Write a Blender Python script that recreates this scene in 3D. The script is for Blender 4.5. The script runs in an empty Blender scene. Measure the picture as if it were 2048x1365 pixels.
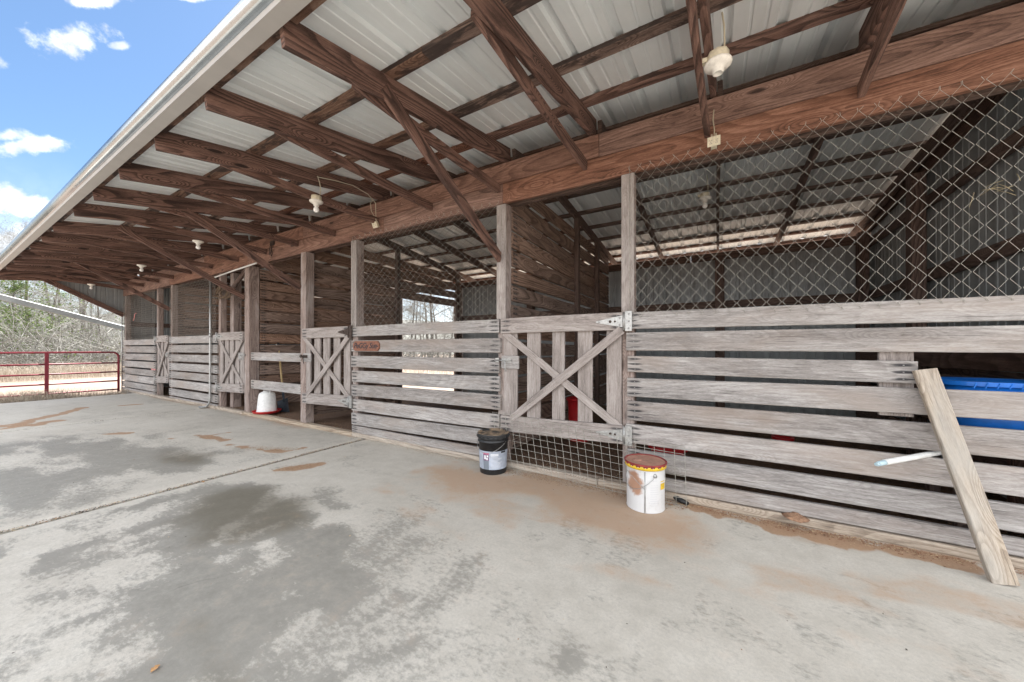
import bpy, math, random
import numpy as np
from mathutils import Vector, Matrix, noise as mnoise

random.seed(7)
rnd = random.Random(11)
SC = bpy.context.scene
COL = SC.collection
Z = Vector((0, 0, 1))

# ------------------------------------------------------------------ camera
YAW = math.radians(30.18); PITCH = math.radians(0.145)
CAMLOC = Vector((0.0, -3.10, 1.2))
FW = Vector((-math.sin(YAW), math.cos(YAW), 0)) * math.cos(PITCH) + Z * math.sin(PITCH)
RT = Vector((math.cos(YAW), math.sin(YAW), 0))
UP = RT.cross(FW)
cd = bpy.data.cameras.new('camera'); cam = bpy.data.objects.new('camera', cd); COL.objects.link(cam)
cd.sensor_width = 36; cd.lens = 701.0 / 2048 * 36
cd.shift_x = -0.0008; cd.shift_y = 0.0064
cd.clip_start = 0.05; cd.clip_end = 2000
M = Matrix((RT, UP, -FW)).transposed().to_4x4(); M.translation = CAMLOC
cam.matrix_world = M
SC.camera = cam

# ------------------------------------------------------------------ node helpers
class NT:
    def __init__(s, nt): s.nt = nt; s.n = nt.nodes; s.l = nt.links
    def new(s, t, **k):
        nd = s.n.new(t)
        for a, b in k.items(): setattr(nd, a, b)
        return nd
    def link(s, a, b): s.l.new(a, b)
    def setin(s, nd, i, v):
        if v is None: return
        if hasattr(v, 'is_linked') or isinstance(v, bpy.types.NodeSocket): s.l.new(v, nd.inputs[i])
        else: nd.inputs[i].default_value = v
    def math(s, op, a, b=None, c=None, clamp=False):
        nd = s.new('ShaderNodeMath', operation=op); nd.use_clamp = clamp
        s.setin(nd, 0, a); s.setin(nd, 1, b); s.setin(nd, 2, c); return nd.outputs[0]
    def vmath(s, op, a, b=None, out=0):
        nd = s.new('ShaderNodeVectorMath', operation=op); s.setin(nd, 0, a); s.setin(nd, 1, b); return nd.outputs[out]
    def noise(s, vec, scale, detail=4, rough=.55, dist=0, dim='3D'):
        nd = s.new('ShaderNodeTexNoise', noise_dimensions=dim)
        if vec is not None: s.link(vec, nd.inputs['Vector'])
        nd.inputs['Scale'].default_value = scale; nd.inputs['Detail'].default_value = detail
        nd.inputs['Roughness'].default_value = rough; nd.inputs['Distortion'].default_value = dist
        return nd.outputs[0]
    def map(s, vec, scale=(1, 1, 1), loc=(0, 0, 0)):
        nd = s.new('ShaderNodeMapping'); s.link(vec, nd.inputs[0])
        nd.inputs['Scale'].default_value = scale; nd.inputs['Location'].default_value = loc
        return nd.outputs[0]
    def ramp(s, fac, stops):
        nd = s.new('ShaderNodeValToRGB'); s.link(fac, nd.inputs[0]); e = nd.color_ramp.elements
        while len(e) < len(stops): e.new(0.5)
        for i, (p, c) in enumerate(stops):
            e[i].position = p; e[i].color = (c if hasattr(c, '__len__') else (c, c, c)) + ((1,) if hasattr(c, '__len__') and len(c) == 3 else ()) if hasattr(c, '__len__') else (c, c, c, 1)
        return nd.outputs[0]
    def sstep(s, v, a, b):
        nd = s.new('ShaderNodeMapRange', interpolation_type='SMOOTHSTEP'); s.link(v, nd.inputs[0])
        nd.inputs[1].default_value = a; nd.inputs[2].default_value = b; return nd.outputs[0]
    def mix(s, f, a, b, mode='MIX'):
        nd = s.new('ShaderNodeMix', data_type='RGBA', blend_type=mode)
        s.setin(nd, 0, f)
        for i, v in ((6, a), (7, b)):
            if isinstance(v, bpy.types.NodeSocket): s.link(v, nd.inputs[i])
            else: nd.inputs[i].default_value = (*v, 1)
        return nd.outputs[2]

def mat(name):
    m = bpy.data.materials.new(name); m.use_nodes = True; t = NT(m.node_tree)
    b = t.n['Principled BSDF']; return m, t, b
def bump(t, b, h, strength=.3, dist=.01):
    nd = t.new('ShaderNodeBump'); nd.inputs['Strength'].default_value = strength; nd.inputs['Distance'].default_value = dist
    t.link(h, nd.inputs['Height']); t.link(nd.outputs[0], b.inputs['Normal'])

# ------------------------------------------------------------------ world
SUN_EL = math.radians(54); SUN_AZ = math.radians(-22)   # compass azimuth measured from +Y clockwise
W = bpy.data.worlds.new('World'); SC.world = W; W.use_nodes = True
t = NT(W.node_tree); bg = t.n['Background']
sky = t.new('ShaderNodeTexSky', sky_type='NISHITA'); sky.sun_disc = False
sky.sun_elevation = SUN_EL; sky.sun_rotation = SUN_AZ; sky.air_density = 1.0; sky.dust_density = .6; sky.ozone_density = 2.0
tc = t.new('ShaderNodeTexCoord'); vec = t.vmath('NORMALIZE', tc.outputs['Generated'])
sep = t.new('ShaderNodeSeparateXYZ'); t.link(vec, sep.inputs[0])
def pdir(u, v): return (FW + RT * ((u - 1025.5) / 701) + UP * ((695.6 - v) / 701)).normalized()
wob = t.noise(vec, 26, 5, .62); wob2 = t.noise(vec, 7, 4, .6)
cl = None
for (u, v, w, h, k) in ((140, 78, 82, 34, 1), (236, 92, 26, 9, .6), (60, 292, 92, 22, .85), (20, 272, 44, 18, .7), (60, 412, 90, 24, .9), (0, 400, 70, 34, .8),
                        (200, 2, 60, 14, .9), (385, -6, 46, 10, .8), (20, 480, 80, 40, .9), (-160, 330, 140, 50, .9), (-60, 130, 60, 24, .8)):
    c = pdir(u, v); e1 = (pdir(u + 10, v) - c) / 10; e2 = (pdir(u, v + 10) - c) / 10
    g1 = e2.cross(c); g1 = g1 / g1.dot(e1) / w; g2 = e1.cross(c); g2 = g2 / g2.dot(e2) / h
    da = t.vmath('DOT_PRODUCT', vec, tuple(g1), 1); db = t.vmath('DOT_PRODUCT', vec, tuple(g2), 1)
    front = t.math('GREATER_THAN', t.vmath('DOT_PRODUCT', vec, tuple(c), 1), 0)
    d = t.math('SQRT', t.math('ADD', t.math('MULTIPLY', da, da), t.math('MULTIPLY', db, db)))
    m_ = t.math('MULTIPLY', t.math('SUBTRACT', 1.1, d), front)
    m_ = t.math('ADD', m_, t.math('MULTIPLY', t.math('SUBTRACT', wob, .5), 2.6))
    m_ = t.math('MULTIPLY', t.sstep(m_, .0, .75), k)
    m_ = t.math('MULTIPLY', m_, t.math('LESS_THAN', d, 2.2))
    m_ = t.math('MULTIPLY', m_, front)
    cl = m_ if cl is None else t.math('MAXIMUM', cl, m_)
# broken cloud cover added outside the visible sky, unseen, to light the scene
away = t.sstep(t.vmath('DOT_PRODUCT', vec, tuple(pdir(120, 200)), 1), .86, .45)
gen = t.sstep(t.math('ADD', wob2, t.math('MULTIPLY', t.math('SUBTRACT', wob, .5), .4)), .34, .56)
cl = t.math('MAXIMUM', cl, t.math('MULTIPLY', gen, away))
hz = t.sstep(sep.outputs[2], .34, .0)
cl = t.math('MAXIMUM', cl, t.math('MULTIPLY', hz, .7))
skyc = t.mix(1.0, sky.outputs[0], (.31, .355, .38), 'MULTIPLY')
ccol = t.mix(away, (2.9, 2.92, 2.95), (6.75, 6.75, 6.75))  # added out-of-view clouds set far brighter than those in view, as fill light
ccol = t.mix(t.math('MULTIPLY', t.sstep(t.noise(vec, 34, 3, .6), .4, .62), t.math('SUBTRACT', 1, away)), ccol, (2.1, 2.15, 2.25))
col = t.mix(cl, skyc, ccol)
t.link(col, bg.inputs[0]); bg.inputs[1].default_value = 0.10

sd = bpy.data.lights.new('sun', 'SUN'); sd.energy = 3.2; sd.angle = math.radians(.53); sd.color = (1, .96, .91)
so = bpy.data.objects.new('sun', sd); COL.objects.link(so)
sdir = Vector((math.sin(SUN_AZ) * math.cos(SUN_EL), math.cos(SUN_AZ) * math.cos(SUN_EL), math.sin(SUN_EL)))
so.rotation_euler = sdir.to_track_quat('Z', 'Y').to_euler(); so.location = (0, -20, 20)
SC.view_settings.view_transform = 'Standard'; SC.view_settings.look = 'None'
SC.view_settings.exposure = 2.45; SC.view_settings.gamma = 1
try:
    SC.cycles.max_bounces = 8; SC.cycles.diffuse_bounces = 5; SC.cycles.glossy_bounces = 3
except Exception: pass

# ------------------------------------------------------------------ materials
def wood(name, cols, grain=1.0, stain=0.0, rough=.85, cathedral=.35, knots=.8, var=.25, bstr=.35, worn=None, checks=.6, blot=False):
    """cols: dark line, mid, light;  UV u runs along the board in metres, v across it."""
    m, t, b = mat(name)
    uv = t.new('ShaderNodeUVMap', uv_map='uv').outputs[0]
    isl = t.new('ShaderNodeNewGeometry').outputs['Random Per Island']
    off = t.new('ShaderNodeCombineXYZ'); t.link(t.math('MULTIPLY', isl, 37.3), off.inputs[0]); t.link(t.math('MULTIPLY', isl, 91.7), off.inputs[1])
    p = t.vmath('ADD', uv, off.outputs[0])
    big = t.noise(t.map(p, (1.3, 9, 1)), 1.0, 4, .6, .4)
    med = t.noise(t.map(p, (6, 75 * grain, 1)), 1.0, 5, .65, .3)
    fine = t.noise(t.map(p, (34, 430 * grain, 1)), 1.0, 4, .7)
    vo = t.new('ShaderNodeTexVoronoi', feature='F1'); t.link(t.map(p, (1.5, 5.6, 1)), vo.inputs['Vector']); vo.inputs['Scale'].default_value = 1
    kfall = t.sstep(vo.outputs['Distance'], .42, .04)
    low = t.noise(t.map(p, (.55, 3.3, 1), (3, 7, 0)), 1.0, 1, .4, .25)
    lw = t.math('ADD', low, t.math('MULTIPLY', kfall, .34))
    fr = t.math('FRACT', t.math('MULTIPLY', lw, 21))
    ring = t.math('MULTIPLY', t.sstep(fr, .25, .9), t.sstep(fr, 1.0, .93))
    ring = t.math('MULTIPLY', ring, t.math('ADD', .35, t.math('MULTIPLY', med, 1.1)))
    f = t.math('ADD', t.math('MULTIPLY', big, .34), t.math('MULTIPLY', med, .38))
    f = t.math('ADD', f, t.math('MULTIPLY', fine, .42))
    f = t.math('SUBTRACT', f, t.math('MULTIPLY', ring, cathedral * .34))
    col = t.ramp(f, [(.38, cols[0]), (.56, cols[1]), (.70, cols[2])])
    kd = t.math('ADD', vo.outputs['Distance'], t.math('MULTIPLY', t.math('SUBTRACT', med, .5), .10))
    kn = t.math('MULTIPLY', t.sstep(kd, .125, .06), knots)
    col = t.mix(kn, col, tuple(c * .45 for c in cols[0]))
    # dark water blotches
    bl = t.sstep(t.noise(t.map(p, (1.1, 5, 1), (4, 2, 0)), 1.3, 5, .7), .58, .78)
    col = t.mix(t.math('MULTIPLY', bl, .55), col, tuple(c * .6 for c in cols[1]))
    ckn = t.noise(t.map(p, (3.4, 105, 1), (2, 8, 0)), 1.0, 2, .5, .15)
    ck = t.math('MULTIPLY', t.sstep(ckn, .635, .69), checks)
    col = t.mix(ck, col, tuple(c * .4 for c in cols[0]))
    if worn:
        wn = t.sstep(t.noise(t.map(p, (2.2, 6, 1) if blot else (.9, 2.5, 1), (9, 5, 0)), 1.1, 5, .6), .46 if blot else .45, .56 if blot else .7)
        col = t.mix(t.math('MULTIPLY', wn, .85 if blot else .65), col, worn)
    hs = t.new('ShaderNodeHueSaturation'); t.link(col, hs.inputs['Color'])
    t.link(t.math('ADD', 1 - var / 2, t.math('MULTIPLY', isl, var)), hs.inputs['Value'])
    t.link(t.math('ADD', .8, t.math('MULTIPLY', t.math('FRACT', t.math('MULTIPLY', isl, 17.3)), .4)), hs.inputs['Saturation'])
    col = hs.outputs[0]
    if stain > 0:
        u2 = t.new('ShaderNodeUVMap', uv_map='ends').outputs[0]; s2 = t.new('ShaderNodeSeparateXYZ'); t.link(u2, s2.inputs[0])
        du = t.math('DIVIDE', t.math('SUBTRACT', s2.outputs[0], .06), .075)
        vv = t.math('MULTIPLY', s2.outputs[1], 3.0)
        dv = t.math('MULTIPLY', t.math('SUBTRACT', t.math('FRACT', vv), .5), 3.6)
        d = t.math('SQRT', t.math('ADD', t.math('MULTIPLY', du, du), t.math('MULTIPLY', dv, dv)))
        d = t.math('ADD', d, t.math('MULTIPLY', t.math('SUBTRACT', med, .5), 1.6))
        st = t.math('MULTIPLY', t.sstep(d, 1.05, .35), t.math('MULTIPLY', t.sstep(t.math('FRACT', t.math('MULTIPLY', isl, 7.7)), -.5, .7), stain))
        col = t.mix(st, col, (.018, .018, .022))
        nail = t.math('SQRT', t.math('ADD', t.math('POWER', t.math('MULTIPLY', du, 15), 2), t.math('POWER', t.math('MULTIPLY', dv, 4.4), 2)))
        nl = t.sstep(nail, 1.1, .8); col = t.mix(nl, col, (.3, .29, .28))
    t.link(col, b.inputs['Base Color']); b.inputs['Roughness'].default_value = rough
    h = t.math('ADD', t.math('MULTIPLY', med, .6), t.math('MULTIPLY', fine, .5))
    bump(t, b, h, bstr, .004)
    return m

M_GREY = wood('weathered_board', ((.115, .10, .092), (.335, .31, .295), (.56, .535, .515)), stain=.9, knots=.35, cathedral=.13, var=.34, worn=(.33, .27, .23))
M_GREYP = wood('weathered_pinkish', ((.13, .10, .088), (.335, .287, .262), (.50, .45, .42)), stain=.85, knots=.4, cathedral=.15, var=.22)
M_GREYN = wood('weathered_plain', ((.12, .093, .08), (.325, .275, .25), (.485, .43, .40)), knots=.3, cathedral=.12, var=.2)
M_POST = wood('post_wood', ((.10, .06, .045), (.30, .215, .18), (.45, .36, .32)), knots=.5, cathedral=.3, var=.2, worn=(.5, .46, .44))
M_RED = wood('truss_wood', ((.038, .016, .010), (.165, .076, .050), (.29, .15, .102)), knots=.95, cathedral=.52, var=.4)
M_HEAD = wood('header_wood', ((.07, .033, .022), (.26, .14, .10), (.42, .26, .20)), knots=.9, cathedral=.3, var=.15, bstr=.5)
M_PURL = wood('purlin_wood', ((.06, .03, .02), (.21, .125, .09), (.34, .25, .19)), knots=.8, cathedral=.4, var=.3, worn=(.028, .018, .016), blot=True)
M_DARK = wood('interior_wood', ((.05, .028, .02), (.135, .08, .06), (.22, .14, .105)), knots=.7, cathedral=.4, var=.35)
M_PART = wood('partition_board', ((.10, .062, .044), (.285, .19, .145), (.42, .31, .245)), stain=.8, knots=.5, cathedral=.45, var=.3)
M_SILL = wood('sill_wood', ((.20, .15, .11), (.44, .36, .28), (.58, .50, .41)), knots=.3, cathedral=.3, var=.15)
M_PLANK = wood('leaning_plank', ((.20, .14, .09), (.45, .35, .25), (.62, .53, .42)), knots=.6, cathedral=.35, var=.05, worn=(.46, .44, .40), bstr=.5)

def simple(name, c, rough=.6, metal=0, n=0, nscale=30, bs=0):
    m, t, b = mat(name)
    b.inputs['Roughness'].default_value = rough; b.inputs['Metallic'].default_value = metal
    if n:
        g = t.new('ShaderNodeTexCoord').outputs['Object']
        f = t.noise(g, nscale, 5, .65)
        t.link(t.mix(t.sstep(f, .3, .72), tuple(x * (1 - n) for x in c), tuple(min(1, x * (1 + n * .6)) for x in c)), b.inputs['Base Color'])
        if bs: bump(t, b, f, bs, .004)
        t.link(t.math('ADD', rough - .12, t.math('MULTIPLY', f, .25)), b.inputs['Roughness'])
    else: b.inputs['Base Color'].default_value = (*c, 1)
    return m

def sheetmetal(name, c, metal, rough, streak_axis='y', dirt=.25):
    m, t, b = mat(name)
    g = t.new('ShaderNodeTexCoord').outputs['Object']
    sc = (9, .6, 9) if streak_axis == 'y' else (9, 9, .6)
    a = t.noise(t.map(g, sc), 1, 5, .6); c2 = t.noise(g, 2.3, 5, .6)
    f = t.math('ADD', t.math('MULTIPLY', a, .55), t.math('MULTIPLY', c2, .45))
    t.link(t.mix(t.sstep(f, .35, .68), tuple(x * (1 - dirt) for x in c), c), b.inputs['Base Color'])
    b.inputs['Metallic'].default_value = metal
    t.link(t.math('ADD', rough - .08, t.math('MULTIPLY', a, .2)), b.inputs['Roughness'])
    bump(t, b, t.noise(g, 6, 3, .5), .15, .01)
    return m
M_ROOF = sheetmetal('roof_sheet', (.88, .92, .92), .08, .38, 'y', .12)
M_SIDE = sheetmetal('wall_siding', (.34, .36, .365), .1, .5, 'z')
M_GUT = sheetmetal('gutter_metal', (.42, .45, .47), .95, .2, 'y', .12)
M_FASC = sheetmetal('eave_trim', (.46, .445, .425), .1, .5, 'y', .1)
M_WIRE = simple('galvanised_wire', (.44, .42, .37), .55, .35, .3, 90)
M_WIRED = simple('rusty_hex_wire', (.42, .38, .34), .6, .3, .4, 60)
M_GALV = simple('galvanised_steel', (.43, .43, .42), .42, .7, .25, 60)
M_RUST = simple('rusty_iron', (.09, .065, .055), .75, .4, .5, 80)
M_PORC = simple('porcelain', (.80, .77, .70), .3, 0, .12, 40)
M_IVORY = simple('ivory_plastic', (.72, .66, .50), .45, 0, .15, 50)
M_BULB = simple('bulb_glass', (.88, .87, .84), .22)
M_CABLE = simple('cable_sheath', (.55, .50, .38), .6)
M_WHITEP = simple('white_plastic', (.80, .80, .78), .4, 0, .12, 25)
M_REDP = simple('red_plastic', (.55, .018, .022), .38, 0, .2, 20)
M_PINKP = simple('pink_plastic', (.78, .30, .28), .45, 0, .15, 20)
M_BLUEP = simple('blue_plastic', (.012, .19, .72), .35, 0, .15, 12)
M_BLACKP = simple('black_plastic', (.018, .019, .021), .42, 0, .4, 30)
M_BLADE = simple('shovel_blade', (.06, .075, .095), .5, .6, .35, 30)
M_YWOOD = simple('handle_wood', (.55, .40, .20), .6, 0, .2, 40)
M_GATE = simple('red_gate_paint', (.20, .018, .032), .42, .1, .3, 14)
M_DIRT = simple('caked_mud', (.34, .20, .125), .95, 0, .35, 60, .5)
M_ROPE = simple('old_rope', (.16, .11, .07), .95, 0, .4, 80)

# ------------------------------------------------------------------ mesh builder
class MB:
    def __init__(s): s.v = []; s.f = []; s.uv = []; s.ue = []; s.mi = []; s.sm = []
    def face(s, idx, uv=None, ue=None, mi=0, smooth=False):
        s.f.append(tuple(idx)); n = len(idx)
        s.uv.extend(uv if uv else [(s.v[i][0] * .7 + s.v[i][1] * .7, s.v[i][2]) for i in idx])
        s.ue.extend(ue if ue else [(9, .5)] * n); s.mi.append(mi); s.sm.append(smooth)
    def beam(s, p0, p1, w, h, up=Z, segs=1, bow=0, bowz=0, ch=.004, mi=0, nails=True, twist=0):
        """board from p0 to p1 (centre line); w = thickness, h = size along 'up'"""
        p0 = Vector(p0); p1 = Vector(p1); ax = p1 - p0; L = ax.length; ax.normalize()
        side = ax.cross(Vector(up)).normalized(); n = side.cross(ax).normalized()
        ch = min(ch, w * .3, h * .3); hw, hh = w / 2, h / 2
        prof = [(hw, -hh + ch), (hw, hh - ch), (hw - ch, hh), (-hw + ch, hh), (-hw, hh - ch), (-hw, -hh + ch), (-hw + ch, -hh), (hw - ch, -hh)]
        per = [0]
        for i in range(8):
            a, b = prof[i], prof[(i + 1) % 8]; per.append(per[-1] + math.hypot(a[0] - b[0], a[1] - b[1]))
        r0 = rnd.random() * 5; v0 = rnd.random() * 5; base = len(s.v)
        for k in range(segs + 1):
            tt = k / segs; b_ = math.sin(math.pi * tt); c = p0 + ax * (L * tt) + side * (bow * b_) + n * (bowz * b_)
            tw = twist * (tt - .5); ct, st = math.cos(tw), math.sin(tw)
            for (a, b) in prof:
                s.v.append(c + side * (a * ct - b * st) + n * (a * st + b * ct))
        for k in range(segs):
            u0, u1 = L * k / segs, L * (k + 1) / segs; e0, e1 = min(u0, L - u0), min(u1, L - u1)
            for i in range(8):
                j = (i + 1) % 8; a = base + k * 8; q = (a + i, a + j, a + 8 + j, a + 8 + i)
                uv = [(r0 + u0, v0 + per[i]), (r0 + u0, v0 + per[i + 1]), (r0 + u1, v0 + per[i + 1]), (r0 + u1, v0 + per[i])]
                if nails and i in (0, 4): va, vb = ((0, 1) if i == 0 else (1, 0)); ue = [(e0, va), (e0, vb), (e1, vb), (e1, va)]
                else: ue = None
                s.face(q, uv, ue, mi)
        for k, sg in ((0, 1), (segs, -1)):
            idx = [base + k * 8 + i for i in range(8)]; uv = [(r0 + prof[i][0] * .3, v0 + prof[i][1] + .3) for i in range(8)]
            if sg == 1: idx = idx[::-1]; uv = uv[::-1]
            s.face(idx, uv, None, mi)
        return s
    def box(s, lo, hi, mi=0, ch=.002):
        lo = Vector(lo); hi = Vector(hi); c = (lo + hi) / 2; d = hi - lo
        return s.beam((lo.x, c.y, c.z), (hi.x, c.y, c.z), d.y, d.z, ch=ch, mi=mi, nails=False)
    def tube(s, pts, r, n=8, mi=0, cap=True, smooth=True):
        pts = [Vector(p) for p in pts]; base = len(s.v); K = len(pts); prev = None; acc = 0
        rr = r if hasattr(r, '__len__') else [r] * K
        for k, p in enumerate(pts):
            d = (pts[min(k + 1, K - 1)] - pts[max(k - 1, 0)]); d.normalize()
            if prev is None: a = d.orthogonal().normalized()
            else:
                a = prev - d * prev.dot(d)
                a = a.normalized() if a.length > 1e-6 else d.orthogonal().normalized()
            prev = a; b = d.cross(a)
            for i in range(n):
                th = 2 * math.pi * i / n; s.v.append(p + (a * math.cos(th) + b * math.sin(th)) * rr[k])
        for k in range(K - 1):
            L = (pts[k + 1] - pts[k]).length
            for i in range(n):
                j = (i + 1) % n; A = base + k * n
                c = 2 * math.pi * max(rr[k], .001) / n
                s.face((A + i, A + j, A + n + j, A + n + i), [(acc, i * c), (acc, (i + 1) * c), (acc + L, (i + 1) * c), (acc + L, i * c)], None, mi, smooth)
            acc += L
        if cap and n > 2:
            s.face([base + i for i in range(n)][::-1], None, None, mi); s.face([base + (K - 1) * n + i for i in range(n)], None, None, mi)
        return s
    def lathe(s, prof, n=24, o=(0, 0, 0), axis=None, mi=0, smooth=True, a0=0, a1=2 * math.pi):
        o = Vector(o); R = axis.to_track_quat('Z', 'Y') if axis is not None else None; base = len(s.v); full = abs(a1 - a0 - 2 * math.pi) < 1e-6
        N = n if full else n + 1
        for (r, z) in prof:
            for i in range(N):
                th = a0 + (a1 - a0) * i / n; p = Vector((r * math.cos(th), r * math.sin(th), z))
                if R: p = R @ p
                s.v.append(o + p)
        for k in range(len(prof) - 1):
            for i in range(n):
                j = (i + 1) % N if full else i + 1; A = base + k * N
                s.face((A + i, A + j, A + N + j, A + N + i), [(i / n, k / 8), ((i + 1) / n, k / 8), ((i + 1) / n, (k + 1) / 8), (i / n, (k + 1) / 8)], None, mi, smooth)
        if full:
            if prof[0][0] > 1e-5: s.face([base + i for i in range(N)][::-1], None, None, mi)
            if prof[-1][0] > 1e-5: s.face([base + (len(prof) - 1) * N + i for i in range(N)], None, None, mi)
        return s
    def extrude(s, prof, p0, p1, yv, zv, closed=True, mi=0, smooth=False):
        """profile (a,b) in axes yv,zv swept p0->p1"""
        p0, p1, yv, zv = Vector(p0), Vector(p1), Vector(yv), Vector(zv); base = len(s.v); n = len(prof); L = (p1 - p0).length
        for p in (p0, p1):
            for (a, b) in prof: s.v.append(p + yv * a + zv * b)
        for i in range(n if closed else n - 1):
            j = (i + 1) % n
            s.face((base + i, base + n + i, base + n + j, base + j), [(0, i * .05), (L, i * .05), (L, i * .05 + .05), (0, i * .05 + .05)], None, mi, smooth)
        if closed: s.face([base + i for i in range(n)], None, None, mi); s.face([base + n + i for i in range(n)][::-1], None, None, mi)
        return s

def children(o): return [c for c in bpy.data.objects if c.parent == o]
def obj(name, mb, m, parent=None, label=None, cat=None, group=None, kind=None, loc=None):
    me = bpy.data.meshes.new(name)
    vs = [tuple(v) for v in mb.v] if loc is None else [(v[0] - loc[0], v[1] - loc[1], v[2] - loc[2]) for v in mb.v]
    me.from_pydata(vs, [], mb.f)
    a = me.uv_layers.new(name='uv'); a.data.foreach_set('uv', np.array(mb.uv, dtype=np.float32).ravel())
    e = me.uv_layers.new(name='ends'); e.data.foreach_set('uv', np.array(mb.ue, dtype=np.float32).ravel())
    for q in (m if isinstance(m, (list, tuple)) else [m]): me.materials.append(q)
    me.polygons.foreach_set('material_index', mb.mi); me.polygons.foreach_set('use_smooth', mb.sm); me.update()
    o = bpy.data.objects.new(name, me); COL.objects.link(o)
    if loc is not None: o.location = loc
    if parent is not None: o.parent = parent
    tag(o, label, cat, group, kind); return o
def tag(o, label=None, cat=None, group=None, kind=None):
    for k, v in (('label', label), ('category', cat), ('group', group), ('kind', kind)):
        if v: o[k] = v
    return o
def empty(name, loc=(0, 0, 0), label=None, cat=None, group=None, parent=None):
    o = bpy.data.objects.new(name, None); COL.objects.link(o); o.location = loc; o.empty_display_size = .2
    if parent is not None: o.parent = parent
    return tag(o, label, cat, group)
def copy_tree(o, parent=None):
    c = o.copy(); COL.objects.link(c); c.parent = parent
    for ch in children(o): copy_tree(ch, c)
    return c

# ------------------------------------------------------------------ numpy value noise
def vnoise(x, y, seed=0):
    rs = np.random.RandomState(seed); T = rs.rand(256, 256)
    xi = np.floor(x).astype(int); yi = np.floor(y).astype(int); fx = x - xi; fy = y - yi
    fx = fx * fx * (3 - 2 * fx); fy = fy * fy * (3 - 2 * fy)
    g = lambda a, b: T[a % 256, b % 256]
    return (g(xi, yi) * (1 - fx) + g(xi + 1, yi) * fx) * (1 - fy) + (g(xi, yi + 1) * (1 - fx) + g(xi + 1, yi + 1) * fx) * fy
def fbm(x, y, seed=0, o=4):
    s = 0; a = .5
    for k in range(o): s = s + a * vnoise(x * 2 ** k, y * 2 ** k, seed + k); a *= .5
    return s
def polysd(X, Y, P):
    """signed distance (positive inside)"""
    d = np.full(X.shape, 1e9); ins = np.zeros(X.shape, bool); n = len(P)
    for i in range(n):
        ax, ay = P[i]; bx, by = P[(i + 1) % n]; ex, ey = bx - ax, by - ay
        tt = np.clip(((X - ax) * ex + (Y - ay) * ey) / (ex * ex + ey * ey + 1e-9), 0, 1)
        d = np.minimum(d, np.hypot(X - ax - tt * ex, Y - ay - tt * ey))
        c = ((ay > Y) != (by > Y)) & (X < (bx - ax) * (Y - ay) / (by - ay + 1e-12) + ax); ins ^= c
    return np.where(ins, d, -d)
def linesd(X, Y, P, r):
    d = np.full(X.shape, 1e9)
    for i in range(len(P) - 1):
        ax, ay = P[i]; bx, by = P[i + 1]; ex, ey = bx - ax, by - ay
        tt = np.clip(((X - ax) * ex + (Y - ay) * ey) / (ex * ex + ey * ey + 1e-9), 0, 1)
        d = np.minimum(d, np.hypot(X - ax - tt * ex, Y - ay - tt * ey))
    return r - d

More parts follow.
